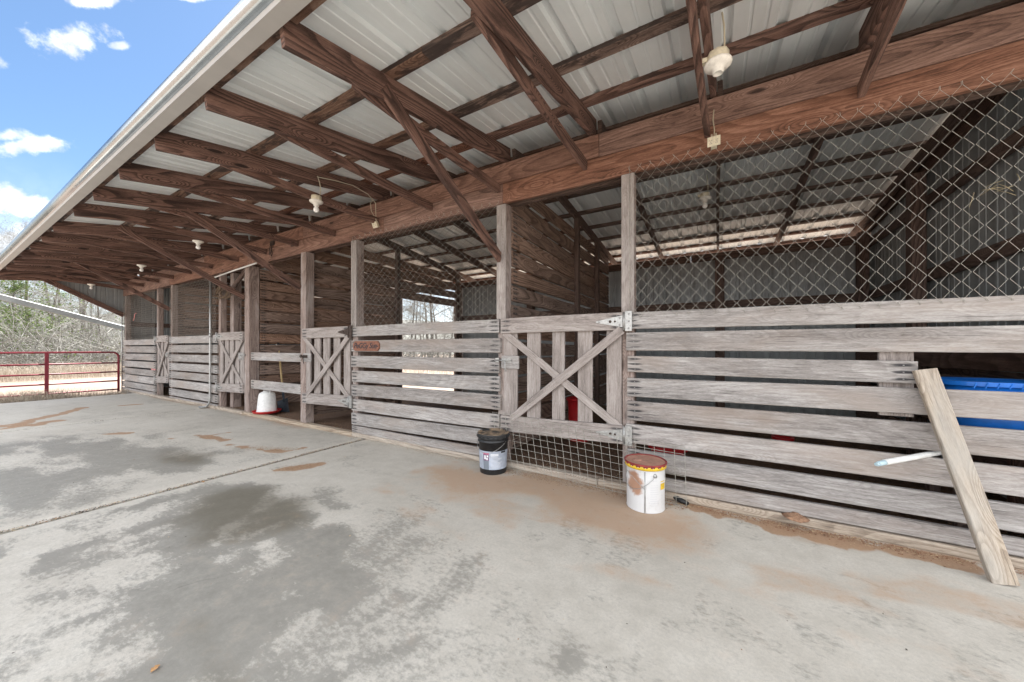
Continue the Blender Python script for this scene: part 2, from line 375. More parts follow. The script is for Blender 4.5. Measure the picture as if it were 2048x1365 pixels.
# ------------------------------------------------------------------ concrete slab
XE, XR = -13.55, 5.0; J1, J2 = -4.05, -8.9
def concrete_mat():
    m, t, b = mat('concrete')
    g = t.new('ShaderNodeTexCoord').outputs['Object']
    at = t.new('ShaderNodeAttribute', attribute_name='wear'); sp = t.new('ShaderNodeSeparateColor'); t.link(at.outputs['Color'], sp.inputs[0])
    n1 = t.noise(g, 1.1, 5, .6); n2 = t.noise(g, 9, 6, .65); n3 = t.noise(g, 70, 4, .7); n4 = t.noise(g, 380, 2, .6)
    br = t.noise(t.map(g, (26, 3.2, 1)), 1, 5, .7)
    f = t.math('ADD', t.math('MULTIPLY', n1, .5), t.math('MULTIPLY', n2, .5))
    col = t.ramp(f, [(.3, (.435, .405, .352)), (.5, (.555, .522, .462)), (.7, (.645, .615, .555))])
    col = t.mix(t.math('MULTIPLY', t.sstep(n3, .35, .72), .38), col, (.37, .355, .325))
    col = t.mix(t.math('MULTIPLY', t.sstep(n4, .55, .72), .38), col, (.22, .21, .19))
    # damp patches: finely broken edge
    n5 = t.noise(t.map(g, (1, 1.6, 1)), 24, 5, .72)
    edge = t.math('ADD', t.math('MULTIPLY', t.math('SUBTRACT', n2, .5), .7), t.math('MULTIPLY', t.math('SUBTRACT', br, .5), .2))
    edge = t.math('ADD', edge, t.math('MULTIPLY', t.math('SUBTRACT', n5, .5), 1.7))
    dm = t.math('ADD', sp.outputs[0], edge); damp = t.math('MULTIPLY', t.sstep(dm, .22, .78), t.math('ADD', .45, t.math('MULTIPLY', n1, .7)), None, True)
    dcol = t.ramp(t.math('ADD', t.math('MULTIPLY', n1, .35), t.math('ADD', t.math('MULTIPLY', n2, .35), t.math('MULTIPLY', n5, .3))),
                  [(.34, (.15, .146, .128)), (.5, (.225, .215, .19)), (.66, (.32, .308, .275))])
    dcol = t.mix(t.math('MULTIPLY', t.sstep(n4, .55, .75), .3), dcol, (.38, .37, .35))
    col = t.mix(damp, col, dcol)
    ka = t.new('ShaderNodeAttribute', attribute_name='core'); ks = t.new('ShaderNodeSeparateColor'); t.link(ka.outputs['Color'], ks.inputs[0])
    core = t.sstep(t.math('ADD', ks.outputs[0], t.math('MULTIPLY', t.math('SUBTRACT', n2, .5), .5)), .32, .8)
    col = t.mix(t.math('MULTIPLY', core, .66), col, (.115, .10, .068))
    # clay stain and dust
    cl = t.math('ADD', sp.outputs[1], t.math('MULTIPLY', t.math('SUBTRACT', n2, .5), .9)); cl = t.sstep(cl, .28, .95)
    col = t.mix(t.math('MULTIPLY', cl, .8), col, (.45, .30, .195))
    ds = t.sstep(t.math('ADD', sp.outputs[2], t.math('MULTIPLY', t.math('SUBTRACT', n2, .5), .55)), .42, .6)
    dcl = t.mix(n3, (.25, .14, .08), (.52, .34, .21))
    col = t.mix(t.math('MULTIPLY', ds, .9), col, dcl)
    # hairline cracks
    vo = t.new('ShaderNodeTexVoronoi', feature='DISTANCE_TO_EDGE'); vo.inputs['Scale'].default_value = .33
    t.link(t.vmath('ADD', g, t.map(t.new('ShaderNodeTexNoise').outputs['Color'], (0, 0, 0))), vo.inputs['Vector'])
    wn = t.new('ShaderNodeTexNoise'); t.link(g, wn.inputs[0]); wn.inputs['Scale'].default_value = 2.2; wn.inputs['Detail'].default_value = 6
    t.link(t.vmath('ADD', g, t.vmath('MULTIPLY', wn.outputs['Color'], (.6, .6, 0))), vo.inputs['Vector'])
    ck = t.math('MULTIPLY', t.sstep(vo.outputs['Distance'], .0035, .001), t.sstep(n1, .56, .66))
    col = t.mix(t.math('MULTIPLY', ck, .35), col, (.09, .085, .075))
    t.link(col, b.inputs['Base Color'])
    t.link(t.math('SUBTRACT', .82, t.math('MULTIPLY', damp, .22)), b.inputs['Roughness'])
    b.inputs['Specular IOR Level'].default_value = .35
    hh = t.math('ADD', t.math('MULTIPLY', n3, .6), t.math('MULTIPLY', n4, .4)); bump(t, b, hh, .35, .004)
    return m
M_CONC = concrete_mat()

def slab(x0, x1, y0, y1, step, seed):
    nx = int((x1 - x0) / step) + 1; ny = int((y1 - y0) / step) + 1
    xs = np.linspace(x0, x1, nx); ys = np.linspace(y0, y1, ny); X, Y = np.meshgrid(xs, ys, indexing='ij')
    Xo, Yo = X.copy(), Y.copy()
    # chipped joint edges
    jit = (fbm(Yo * 9, Yo * 0 + 3, seed + 3, 3) - .45) * .016
    X = np.where(X <= x0 + 1e-6, X + np.abs(jit), X); X = np.where(X >= x1 - 1e-6, X - np.abs(jit), X)
    Zz = (fbm(Xo * .5, Yo * .5, 5, 3) - .45) * .012
    edge = np.minimum(Xo - x0, x1 - Xo); Zz = Zz - np.clip((.03 - edge) / .03, 0, 1) ** 2 * .012
    verts = np.stack([X, Y, Zz], -1).reshape(-1, 3)
    idx = np.arange(nx * ny).reshape(nx, ny)
    q = np.stack([idx[:-1, :-1], idx[1:, :-1], idx[1:, 1:], idx[:-1, 1:]], -1).reshape(-1, 4)
    return verts, q, idx
def wear(X, Y):
    w = fbm(X * 1.6 + 3, Y * 1.6, 21, 4) - .47; w2 = fbm(X * 6, Y * 4.5, 31, 4) - .47; w3 = fbm(X * 2.1 + 9, Y * 5, 41, 4) - .47; w4 = fbm(X * 2.2 + Y * 4.4 + 7, Y * 2.2 - X * 1.1, 45, 5) - .47
    D1 = [(-4.02, -2.05), (-3.75, -1.66), (-3.62, -1.36), (-2.95, -1.42), (-2.45, -1.58), (-2.0, -1.86), (-1.72, -2.0), (-1.45, -2.14), (-1.1, -2.3), (-.85, -2.9), (-.7, -3.4), (-3.2, -6.5), (-4.02, -6.5)]
    D2 = [(-8.6, -3.4), (-7.6, -1.97), (-6.3, -1.43), (-4.75, -1.34), (-4.25, -1.45), (-4.12, -1.9), (-4.25, -3.2), (-4.4, -6.5), (-8.6, -6.5)]
    d = .5 + np.clip((polysd(X, Y, D1) + w * .9) * 2.0, -.5, .42)
    # the near part of the first patch is broken up by paler drying streaks
    d = d - np.clip(.3 + linesd(X, Y, [(-3.9, -2.5), (-3.2, -2.75), (-2.2, -2.95), (-1.2, -2.9)], .25) * 1.3, 0, .42) - np.clip(w2 * 2.2, -.3, .4) - np.clip(w4 * 2.6, -.1, .45)
    d2 = .5 + np.clip((polysd(X, Y, D2) + w * 1.2) * 1.2, -.5, .16) - np.clip(w3 * 2.2, -.15, .45)
    d3 = .5 + np.clip((linesd(X, Y, [(-.5, -1.86), (-.47, -1.8)], .03) + w2 * .16) * 5, -.5, .35)
    mott = np.clip(.5 + (linesd(X, Y, [(-1.75, -1.62), (-1.3, -1.9), (-.9, -2.02)], .34)) * 1.4, 0, .5) + w2 * 1.1 - .12
    d4 = .5 + np.clip((linesd(X, Y, [(-3.0, -4.5), (1.5, -5.5)], .9) + w * 1.5) * 1.5, -.5, .4)
    damp = np.clip(np.maximum.reduce([d, d2, d3, mott, d4]), 0, 1)
    edgej = np.abs(X - J1); damp = damp - np.clip(1 - edgej / (.16 + .25 * w), 0, 1) * .45 * (Y > -3)
    clay = np.clip(.62 + (linesd(X, Y, [(-2.3, -.5), (-1.36, -.45), (-.9, -.5), (-.3, -.5)], .30) + w * .7) * 2.2, 0, 1) * .9
    clay = np.maximum(clay, np.clip(.5 + (linesd(X, Y, [(-12, -.05), (-4.3, -.05), (2, -.05)], .05) + w * .5) * 3, 0, .8))
    clay = np.maximum(clay, np.clip(.25 + w3 * 2.4, 0, .62) * (X > -2.6) * np.clip((Y + 1.9) / .8, 0, 1))
    clay = np.maximum(clay, np.clip(.12 + w * 1.5, 0, .3))
    piles = [([(-3.75, -1.27), (-3.63, -1.12), (-3.56, -.97)], .055), ([(-6.2, -1.1), (-5.55, -1.02)], .05), ([(-6.25, -1.37), (-6.1, -1.1), (-6.0, -.8)], .04),
             ([(-5.25, -1.1), (-4.62, -1.0), (-4.35, -.95), (-4.3, -.74)], .05), ([(-9.24, -2.33), (-9.9, -2.08), (-10.35, -1.72), (-11.1, -1.34)], .09),
             ([(-9.6, -2.5), (-9.2, -2.1), (-9.5, -1.9)], .1), ([(-10.82, -.82), (-10.72, -.6)], .05), ([(-7.46, -1.76), (-7.24, -1.56)], .045),
             ([(-.2, -.1), (.15, -.17), (.7, -.16), (1.2, -.14)], .05), ([(.3, -.2), (.55, -.24), (.75, -.2)], .05)]
    dust = np.zeros(X.shape)
    for P, r in piles: dust = np.maximum(dust, np.clip(.5 + (linesd(X, Y, P, r) + w2 * .22) * 6, 0, 1))
    C1 = [(-3.65, -1.62), (-3.35, -1.42), (-2.85, -1.5), (-2.5, -1.72), (-2.75, -2.15), (-3.3, -2.2), (-3.65, -1.95)]
    C2 = [(-6.0, -1.5), (-5.0, -1.38), (-4.5, -1.45), (-4.6, -1.72), (-5.4, -1.85)]
    core = np.maximum(.5 + (polysd(X, Y, C1) + w * .5) * 1.8, .4 + (polysd(X, Y, C2) + w * .5) * 1.4)
    core = np.maximum(core, .45 + (linesd(X, Y, [(-2.0, -2.45), (-1.35, -2.6)], .05) + w2 * .2) * 2.2)
    return damp, clay, dust, np.clip(core, 0, 1)

allv = []; allq = []; base = 0; gap = .026
regions = [(XE, J2 - gap / 2, -6.0, .0, .05), (J2 + gap / 2, J1 - gap, -6.0, .0, .05), (J1 + gap * .8, XR, -6.0, .0, .03)]
for k, (x0, x1, y0, y1, st) in enumerate(regions):
    v, q, idx = slab(x0, x1, y0, y1, st, k * 7); allv.append(v); allq.append(q + base); base += len(v)
    # vertical skirts round each piece
    for line in (idx[0, :], idx[-1, ::-1], idx[::-1, 0]):
        tp = v[line]; bt = tp.copy(); bt[:, 2] = -.12; allv.append(tp); allv.append(bt); n = len(line)
        a = np.arange(n - 1) + base; allq.append(np.stack([a, a + n, a + n + 1, a + 1], -1)); base += 2 * n
V = np.concatenate(allv); Q = np.concatenate(allq)
me = bpy.data.meshes.new('concrete_slab'); me.from_pydata(V.tolist(), [], Q.tolist())
dA, cA, sA, kA = wear(V[:, 0], V[:, 1]); ca = me.color_attributes.new('wear', 'FLOAT_COLOR', 'POINT')
ka = me.color_attributes.new('core', 'FLOAT_COLOR', 'POINT'); ka.data.foreach_set('color', np.stack([kA, kA, kA, np.ones_like(dA)], -1).astype(np.float32).ravel())
ca.data.foreach_set('color', np.stack([dA, cA, sA, np.ones_like(dA)], -1).astype(np.float32).ravel())
me.materials.append(M_CONC); me.polygons.foreach_set('use_smooth', [True] * len(Q)); me.update()
so_ = bpy.data.objects.new('concrete_slab', me); COL.objects.link(so_); tag(so_, 'pale concrete apron with damp dark patches and two joints', None, None, 'structure')
# the yard beyond, dry grass and soil
def ground_mat():
    m, t, b = mat('dry_field'); g = t.new('ShaderNodeTexCoord').outputs['Object']
    a = t.noise(g, .35, 6, .6); c = t.noise(g, 9, 6, .7); d = t.noise(g, 60, 3, .7)
    f = t.math('ADD', t.math('MULTIPLY', a, .4), t.math('ADD', t.math('MULTIPLY', c, .35), t.math('MULTIPLY', d, .25)))
    t.link(t.ramp(f, [(.32, (.10, .07, .05)), (.47, (.22, .165, .125)), (.62, (.33, .265, .215))]), b.inputs['Base Color'])
    b.inputs['Roughness'].default_value = .95; bump(t, b, c, .6, .05); return m
M_FIELD = ground_mat()
N = 120; gx = np.sign(np.linspace(-1, 1, N)) * np.abs(np.linspace(-1, 1, N)) ** 2.2 * 420; GX, GY = np.meshgrid(gx - 6, gx, indexing='ij')
GR = np.hypot(np.maximum(np.maximum(-22 - GX, GX - 22), 0), np.maximum(np.maximum(GY - 22, -40 - GY), 0))
GZ = -.085 + (fbm(GX * .12 + 50, GY * .12 + 50, 61, 3) - .45) * .6 * np.clip(GR / 20, 0, 1)
inside = (GX > -14) & (GX < 6) & (GY > -7) & (GY < 5); GZ = np.where(inside, -.13, GZ)
idx = np.arange(N * N).reshape(N, N)
me = bpy.data.meshes.new('ground'); me.from_pydata(np.stack([GX, GY, GZ], -1).reshape(-1, 3).tolist(), [], np.stack([idx[:-1, :-1], idx[1:, :-1], idx[1:, 1:], idx[:-1, 1:]], -1).reshape(-1, 4).tolist())
me.materials.append(M_FIELD); go = bpy.data.objects.new('ground', me); COL.objects.link(go); tag(go, 'pale dry field around the barn', None, None, 'structure')
# far wooded rise
N2 = 160; th = np.linspace(math.radians(-10), math.radians(235), N2); prof = [(70, -.3), (85, 3.5), (105, 8.5), (140, 12), (190, 13), (260, 8)]
me = bpy.data.meshes.new('hills'); vs = []
for i, a in enumerate(th):
    for k, (r, z) in enumerate(prof):
        zz = z * (.75 + .5 * float(fbm(np.array([i * .11]), np.array([k * .3 + 2]), 71, 4)[0])) if z > 0 else z
        vs.append((-6 + r * math.cos(a), r * math.sin(a), zz))
K = len(prof); me.from_pydata(vs, [], [(i * K + k, (i + 1) * K + k, (i + 1) * K + k + 1, i * K + k + 1) for i in range(N2 - 1) for k in range(K - 1)])
M_HILL = simple('leafless_hillside', (.12, .12, .105), .95, 0, .5, .8)
me.materials.append(M_HILL); ho = bpy.data.objects.new('hills', me); COL.objects.link(ho); tag(ho, 'low leafless wooded rise far behind', None, None, 'structure')
# dirt floor inside the stalls
nx, ny = 240, 60; xs = np.linspace(-14.6, 1.95, nx); ys = np.linspace(.02, 4.35, ny); X, Y = np.meshgrid(xs, ys, indexing='ij')
Zf = .012 + (fbm(X * 2, Y * 2, 81, 4)) * .05 * np.clip(Y / .35, .15, 1) + (fbm(X * 9, Y * 9, 85, 3) - .4) * .02
idx = np.arange(nx * ny).reshape(nx, ny)
me = bpy.data.meshes.new('dirt_floor'); me.from_pydata(np.stack([X, Y, Zf], -1).reshape(-1, 3).tolist(), [], np.stack([idx[:-1, :-1], idx[1:, :-1], idx[1:, 1:], idx[:-1, 1:]], -1).reshape(-1, 4).tolist())
m, t, b = mat('stall_litter'); g = t.new('ShaderNodeTexCoord').outputs['Object']; a = t.noise(g, 45, 6, .8); c = t.noise(g, 4, 4, .6)
t.link(t.mix(c, t.ramp(a, [(.35, (.05, .03, .02)), (.55, (.17, .105, .065)), (.68, (.42, .31, .2))]), (.15, .085, .052)), b.inputs['Base Color']); b.inputs['Roughness'].default_value = 1; bump(t, b, a, .8, .02)
me.materials.append(m); fo = bpy.data.objects.new('dirt_floor', me); COL.objects.link(fo); tag(fo, 'brown littered earth floor inside the stalls', None, None, 'structure')

# ------------------------------------------------------------------ barn
BARN = empty('horse_barn', (0, 0, 0), 'long open-fronted pole barn with slatted stalls under a low metal roof', 'barn')
SL = .134; YR = .85; YB = 4.0; XW0, XW1 = -14.66, 1.95
def zroof(y): return 3.343 + SL * y if y <= YR else 3.343 + SL * YR - .1 * (y - YR)
TRUSS = [(1.82, 1.72), (.84, .74), (-.02, -.10), (-.98, -1.06), (-1.905, -2.05), (-2.83, -3.04), (-3.76, -4.03), (-4.68, -5.02), (-5.64, -5.99), (-6.6, -6.92), (-7.62, -8.15), (-8.72, -9.03), (-9.75, -10.04), (-10.8, -10.98), (-11.75, -11.9), (-12.85, -12.95), (-14.0, -14.1)]
# roof sheets, one sheet per slope, ribbed
def ribs(L, pitch=.305, h=.026, start=0):
    P = []; x = start
    while x < L - 1e-4:
        for dx, z in ((0, 0), (.082, 0), (.088, .006), (.10, .006), (.106, 0), (.172, 0), (.178, .006), (.19, .006), (.196, 0), (.238, 0), (.252, h), (.291, h)):
            if x + dx < L: P.append((x + dx, z))
        x += pitch
    P.append((L, 0)); return P
def ribbed(name, p0, ux, L, stations, nrm, m, parent, th=.0025, pitch=.305, h=.026, zcut=None):
    mb = MB(); P = ribs(L, pitch, h); ux = Vector(ux); nrm = Vector(nrm); base = 0
    for sgn in (0, 1):
        b0 = len(mb.v)
        for st in stations:
            for (x, z) in P: mb.v.append(Vector(p0) + ux * x + Vector(st) + nrm * (z + sgn * th))
        n = len(P)
        for k in range(len(stations) - 1):
            for i in range(n - 1):
                q = (b0 + k * n + i, b0 + k * n + i + 1, b0 + (k + 1) * n + i + 1, b0 + (k + 1) * n + i)
                mb.face(q if sgn else q[::-1])
    return obj(name, mb, m, parent)
XA, XB = -14.85, 2.25
ribbed('roof_panel', (XA, 0, 0), (1, 0, 0), XB - XA, [(0, y, zroof(y)) for y in (-2.13, -1.0, 0, YR)], (0, 0, 1), M_ROOF, BARN)
ribbed('roof_panel', (XA, 0, 0), (1, 0, 0), XB - XA, [(0, y, zroof(y)) for y in (YR + .002, 2.4, 4.66)], (0, 0, 1), M_ROOF, BARN)
rc = MB(); rc.extrude([(-.16, -.02 + .012), (0, .035), (.16, -.012 + .012), (.16, -.006 + .012), (0, .041), (-.16, -.012 + .012)], (XA, YR, zroof(YR)), (XB, YR, zroof(YR)), (0, 1, 0), (0, 0, 1)); obj('ridge_cap', rc, M_ROOF, BARN)
# purlins
def purlin(y, w=.088, h=.038, m=M_PURL, x0=XA + .03, x1=XB - .03, drop=0):
    mb = MB(); n = 4; zz = zroof(y) - h / 2 - .001 - drop
    cuts = [x0] + [x0 + (x1 - x0) * (k + rnd.uniform(-.1, .1)) / n for k in range(1, n)] + [x1]
    for a, b in zip(cuts[:-1], cuts[1:]): mb.beam((a + .002, y, zz), (b - .002, y, zz), w, h, segs=6, bow=rnd.uniform(-.008, .008), nails=False)
    obj('purlin', mb, m, BARN)
purlin(-2.062, .10, .055); purlin(-1.40, .09, .042); purlin(-.74, .088, .04); purlin(-.22, .075, .05, M_RED)
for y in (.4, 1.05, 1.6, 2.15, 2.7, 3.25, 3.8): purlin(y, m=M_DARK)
purlin(4.22, .07, .04, M_RED); purlin(4.61, .04, .05, M_RED)
# trusses of the overhang
for (hx, tx) in TRUSS:
    tr = empty('truss', (hx, 0, 0), parent=BARN)
    lx = lambda y: (hx + (tx - hx) * (-y / 2.05)) - hx
    zb = lambda y: zroof(y) - .04 - .172
    hd = rnd.uniform(-.004, .004)
    mb = MB(); y0, y1 = -2.085, .09
    mb.beam((lx(y0), y0, zb(y0) + .086), (lx(y1), y1, zb(y1) + .086), .040, .172, segs=6, bow=rnd.uniform(-.006, .006), bowz=rnd.uniform(-.004, .003), nails=False)
    # bevelled tail
    obj('top_chord', mb, M_RED, tr)
    mb = MB(); ya, yb = -1.64, -.048; off = -.0395
    mb.beam((lx(ya) + off, ya, 2.957), (off, yb, 2.846 + hd), .037, .088, segs=6, bow=rnd.uniform(-.008, .008), bowz=rnd.uniform(-.006, .002), nails=False)
    obj('bottom_chord', mb, M_RED, tr)
    mb = MB(); mb.beam((.0, .06, zb(.06) + .066 - .14), (.0, .06, zb(.06) - .002), .05, .12, up=(0, 1, 0), nails=False); obj('heel_block', mb, M_RED, tr)
    mb = MB()   # inner rafter sistered behind the header
    for (a, b_) in ((.12, YR - .002), (YR + .002, 4.60)):
        za, z2 = zroof(a) - .04 - .07, zroof(b_) - .04 - .07
        mb.beam((.045, a, za), (.045, b_, z2), .038, .138, segs=4, bow=rnd.uniform(-.01, .01), nails=False)
    obj('rafter', mb, M_DARK, tr)
# fly rafters over the end walls
for x, nm in ((XW0 + .03, 'left'), (XW1 - .02, 'right')):
    mb = MB()
    for (a, b_) in ((-2.085, YR - .002), (YR + .002, 4.62)):
        mb.beam((x, a, zroof(a) - .155), (x, b_, zroof(b_) - .155), .038, .19, segs=3, nails=False)
    obj('end_rafter', mb, M_DARK if x > 0 else M_RED, BARN)
# header: two boards deep, front and back pairs
def header(z0, z1, yf, th, m, cuts, name='header_beam'):
    mb = MB()
    for a, b_ in zip(cuts[:-1], cuts[1:]):
        mb.beam((a + .002, yf, (z0 + z1) / 2 + rnd.uniform(-.002, .002)), (b_ - .002, yf, (z0 + z1) / 2), th, z1 - z0, segs=8, bow=rnd.uniform(-.006, .006), bowz=rnd.uniform(-.005, .003), nails=True)
    obj(name, mb, m, BARN)
M_HEADN = M_HEAD
header(2.688, 2.893, -.022, .04, M_HEAD, [XW0, -11.1, -7.33, -3.7, -1.9, XW1 + .05])
header(2.901, 3.105, -.016, .04, M_HEAD, [XW0, -9.2, -5.55, -.9, XW1 + .05])
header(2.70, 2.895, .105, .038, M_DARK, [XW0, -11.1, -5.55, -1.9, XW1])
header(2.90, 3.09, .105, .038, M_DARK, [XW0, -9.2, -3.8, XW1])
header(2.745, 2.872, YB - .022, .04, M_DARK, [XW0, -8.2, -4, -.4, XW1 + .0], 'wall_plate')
# posts
def post(x0, x1, y0, y1, z0, z1, m=M_POST):
    mb = MB(); mb.beam(((x0 + x1) / 2, (y0 + y1) / 2, z0), ((x0 + x1) / 2 + rnd.uniform(-.006, .006), (y0 + y1) / 2, z1), x1 - x0, y1 - y0, up=(0, 1, 0), segs=5, bow=rnd.uniform(-.004, .004), nails=False, ch=.006)
    obj('post', mb, m, BARN)
POSTS = [(-1.97, -1.87), (-.70, -.60), (-4.36, -4.25), (-8.56, -8.47), (-11.10, -11.0), (-12.03, -11.94), (-14.62, -14.52), (1.88, 1.98)]
for a, b_ in POSTS: post(a, b_, -.018, .085, 0, 2.69)
post(-7.42, -7.25, -.045, .12, 0, 2.69); post(-5.60, -5.46, -.045, .09, 0, 2.69)
post(-11.9, -11.76, .2, .34, 0, 3.2, M_RED); post(-8.42, -8.28, .12, .26, 0, 2.7, M_POST)
# weathered facings nailed to the posts above the boards
for a, b_ in ((-1.975, -1.865), (-.705, -.60), (-4.365, -4.25)):
    mb = MB(); mb.beam(((a + b_) / 2, -.031, 1.505), ((a + b_) / 2, -.031, 2.682), .022, b_ - a, up=(1, 0, 0), segs=3, nails=False); obj('post_facing', mb, M_GREYP, BARN)
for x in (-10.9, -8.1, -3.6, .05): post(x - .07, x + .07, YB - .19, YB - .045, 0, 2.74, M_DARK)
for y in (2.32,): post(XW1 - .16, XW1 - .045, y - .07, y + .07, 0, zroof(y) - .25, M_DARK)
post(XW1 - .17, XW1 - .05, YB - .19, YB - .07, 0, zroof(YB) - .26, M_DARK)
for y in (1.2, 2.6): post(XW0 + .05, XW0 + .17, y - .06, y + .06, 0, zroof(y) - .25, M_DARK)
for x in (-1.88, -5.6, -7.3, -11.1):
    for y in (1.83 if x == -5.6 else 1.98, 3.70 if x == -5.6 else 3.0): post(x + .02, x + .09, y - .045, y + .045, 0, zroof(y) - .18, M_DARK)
# knee braces: truss to post
def knee(x0, y0, z0, x1, y1, z1, w=.038, h=.088, m=M_RED):
    mb = MB(); mb.beam((x0, y0, z0), (x1, y1, z1), w, h, segs=4, bow=rnd.uniform(-.006, .006), nails=False); obj('knee_brace', mb, m, BARN)
knee(-1.99, -1.46, 3.0, -1.935, -.035, 2.13, h=.1)
knee(-5.88, -1.38, 2.99, -5.60, -.05, 2.14); knee(-7.62, -1.55, 3.0, -7.43, -.05, 2.13); knee(-11.16, -1.45, 2.98, -11.08, -.04, 2.11); knee(-14.60, -1.45, 2.97, -14.58, -.04, 2.14, h=.12)
for x in (-8.5,): knee(x, .1, 2.25, x + .9, .1, 2.75, m=M_DARK)
# sill
mb = MB()
for a, b_ in zip([-14.6, -10.9, -7.45, -4.3, -.9], [-10.9, -7.45, -4.3, -.9, 3.0]): mb.beam((a + .003, -.03, .028), (b_ - .003, -.03, .028), .09, .056, segs=6, bowz=rnd.uniform(-.004, .004), bow=rnd.uniform(-.006, .006), nails=False, ch=.008)
obj('sill', mb, M_SILL, BARN)

# slatted stall fronts
YF = -.037
def slats(x0, x1, zl, name='slat_panel', m=M_GREY, y=YF, th=.036, zr=None, skip=(), ext={}):
    mb = MB()
    for k in range(len(zl) // 2):
        a0, b0 = zl[2 * k], zl[2 * k + 1]; a1, b1 = (zr[2 * k], zr[2 * k + 1]) if zr else (a0 + rnd.uniform(-.008, .008), b0 + rnd.uniform(-.008, .008))
        xa, xb = ext.get(k, (x0 + rnd.uniform(-.012, .008), x1 + rnd.uniform(-.008, .012)))
        h = ((a0 - b0) + (a1 - b1)) / 2
        mb.beam((xa, y + rnd.uniform(-.003, .003), (a0 + b0) / 2), (xb, y + rnd.uniform(-.003, .003), (a1 + b1) / 2), th, h, segs=8, bow=rnd.uniform(-.008, .008), bowz=rnd.uniform(-.006, .006), twist=rnd.uniform(-.03, .03))
    return obj(name, mb, m, BARN)
Z8 = [1.50, 1.36, 1.31, 1.155, 1.105, .95, .905, .75, .715, .56, .515, .36, .335, .18, .15, .06]
slats(-4.33, -1.93, [1.493, 1.368, 1.311, 1.155, 1.105, .944, .902, .741, .709, .547, .514, .347, .324, .156, .144, .062],
      zr=[1.505, 1.357, 1.304, 1.156, 1.094, .95, .907, .761, .716, .571, .515, .37, .342, .193, .155, .058])
slats(-.655, 2.7, [1.498, 1.372, 1.327, 1.188, 1.141, 1.0, .946, .80, .755, .60, .556, .413, .345, .215, .155, .06],
      zr=[1.492, 1.34, 1.324, 1.16, 1.12, .99, .965, .80, .74, .575, .545, .375, .35, .18, .155, .06], ext={2: (-.65, 1.045)})
slats(-11.06, -8.52, [1.471, 1.314, 1.276, 1.11, 1.063, .906, .86, .702, .665, .517, .471, .313, .276, .119, .091, .05])
slats(-14.66, -11.99, [1.438, 1.291, 1.258, 1.089, 1.055, .886, .853, .695, .662, .504, .482, .302, .28, .122, .1, -.06])
# two loose rails across the open bay
mb = MB(); mb.beam((-7.24, .0, 1.06), (-5.55, .0, 1.055), .036, .14, segs=4, bow=.004); mb.beam((-7.24, .0, .56), (-5.55, .0, .555), .036, .155, segs=4, bow=-.004); obj('bay_rail', mb, M_GREY, BARN)
# short splice board behind the broken slat
mb = MB(); mb.beam((.965, -.002, .78), (.965, -.002, 1.20), .03, .155, up=(1, 0, 0), nails=False); obj('splice_board', mb, M_GREYN, BARN)

# partitions between the stalls
def partition(x, spans, m=M_PART, ztop=2.9, zb=.14):
    mb = MB(); z = zb
    while z < ztop:
        h = rnd.uniform(.15, .175)
        for (a, b_, c, d) in spans:
            if c <= z + h / 2 <= d: mb.beam((x, a, z + h / 2 + rnd.uniform(-.012, .012)), (x, b_, z + h / 2 + rnd.uniform(-.02, .02)), .034, h, segs=6, bowz=rnd.uniform(-.025, .008), bow=rnd.uniform(-.012, .012), twist=rnd.uniform(-.04, .04))
        z += h + rnd.uniform(.022, .045)
    obj('partition', mb, m, BARN)
partition(-1.875, [(.09, 3.9, 0, 9)])
partition(-5.60, [(.10, 1.93, 0, 2.28), (3.66, 3.9, 0, 2.28), (.1, 3.9, 2.28, 9)])
partition(-7.27, [(.13, 3.1, 0, 9)])
partition(-11.05, [(.09, 3.9, 0, 9)], ztop=2.6)
# low inner boards along the wall of the right stall
mb = MB()
for z in (.35, .62, .9, 1.14): mb.beam((XW1 - .19, .3, z + rnd.uniform(-.02, .02)), (XW1 - .19, 3.8, z + rnd.uniform(-.03, .03)), .035, .18, segs=5, bowz=-.02)
obj('kick_board', mb, M_DARK, BARN)
# doorway trim in the partition
for y in (1.89, 3.66): mb = MB(); mb.beam((-5.55, y, 0), (-5.55, y, 2.29), .04, .09, up=(0, 1, 0), nails=False); obj('door_trim', mb, M_POST, BARN)

# metal walls and girts
def wallmetal(p0, ux, L, z0, z1, nrm, zf=None):
    return ribbed('metal_wall', p0, ux, L, [(0, 0, z0), (0, 0, z1)], nrm, M_SIDE, BARN, pitch=.229, h=.016)
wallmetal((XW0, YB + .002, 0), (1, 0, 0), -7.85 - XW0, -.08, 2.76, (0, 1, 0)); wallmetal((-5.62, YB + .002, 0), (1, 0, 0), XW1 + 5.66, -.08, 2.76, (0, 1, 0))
def gable(x, y0, y1, zlow, sgn):
    mb = MB(); y = y0
    P = ribs(y1 - y0, .229, .016)
    for th in (0, .0025):
        b0 = len(mb.v)
        for (d, z) in P:
            yy = y0 + d; mb.v.append(Vector((x + sgn * (z + th), yy, zlow(yy)))); mb.v.append(Vector((x + sgn * (z + th), yy, zroof(yy) - .075)))
        for i in range(len(P) - 1): q = (b0 + 2 * i, b0 + 2 * i + 2, b0 + 2 * i + 3, b0 + 2 * i + 1); mb.face(q if (th > 0) == (sgn > 0) else q[::-1])
    obj('gable_wall', mb, M_SIDE, BARN)
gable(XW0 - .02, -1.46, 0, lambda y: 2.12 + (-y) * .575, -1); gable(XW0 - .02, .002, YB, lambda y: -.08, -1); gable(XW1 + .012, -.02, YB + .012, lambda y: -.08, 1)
def girt(p0, p1, h=.125, m=M_DARK):
    mb = MB(); mb.beam(p0, p1, .038, h, segs=4, bowz=rnd.uniform(-.01, .01), nails=False); obj('wall_girt', mb, m, BARN)
for a, b_ in ((XW0 + .05, -7.9), (-5.6, XW1 - .02)):
    girt((a, YB - .022, 1.96), (b_, YB - .022, 1.96)); girt((a, YB - .022, .9), (b_, YB - .022, .9))
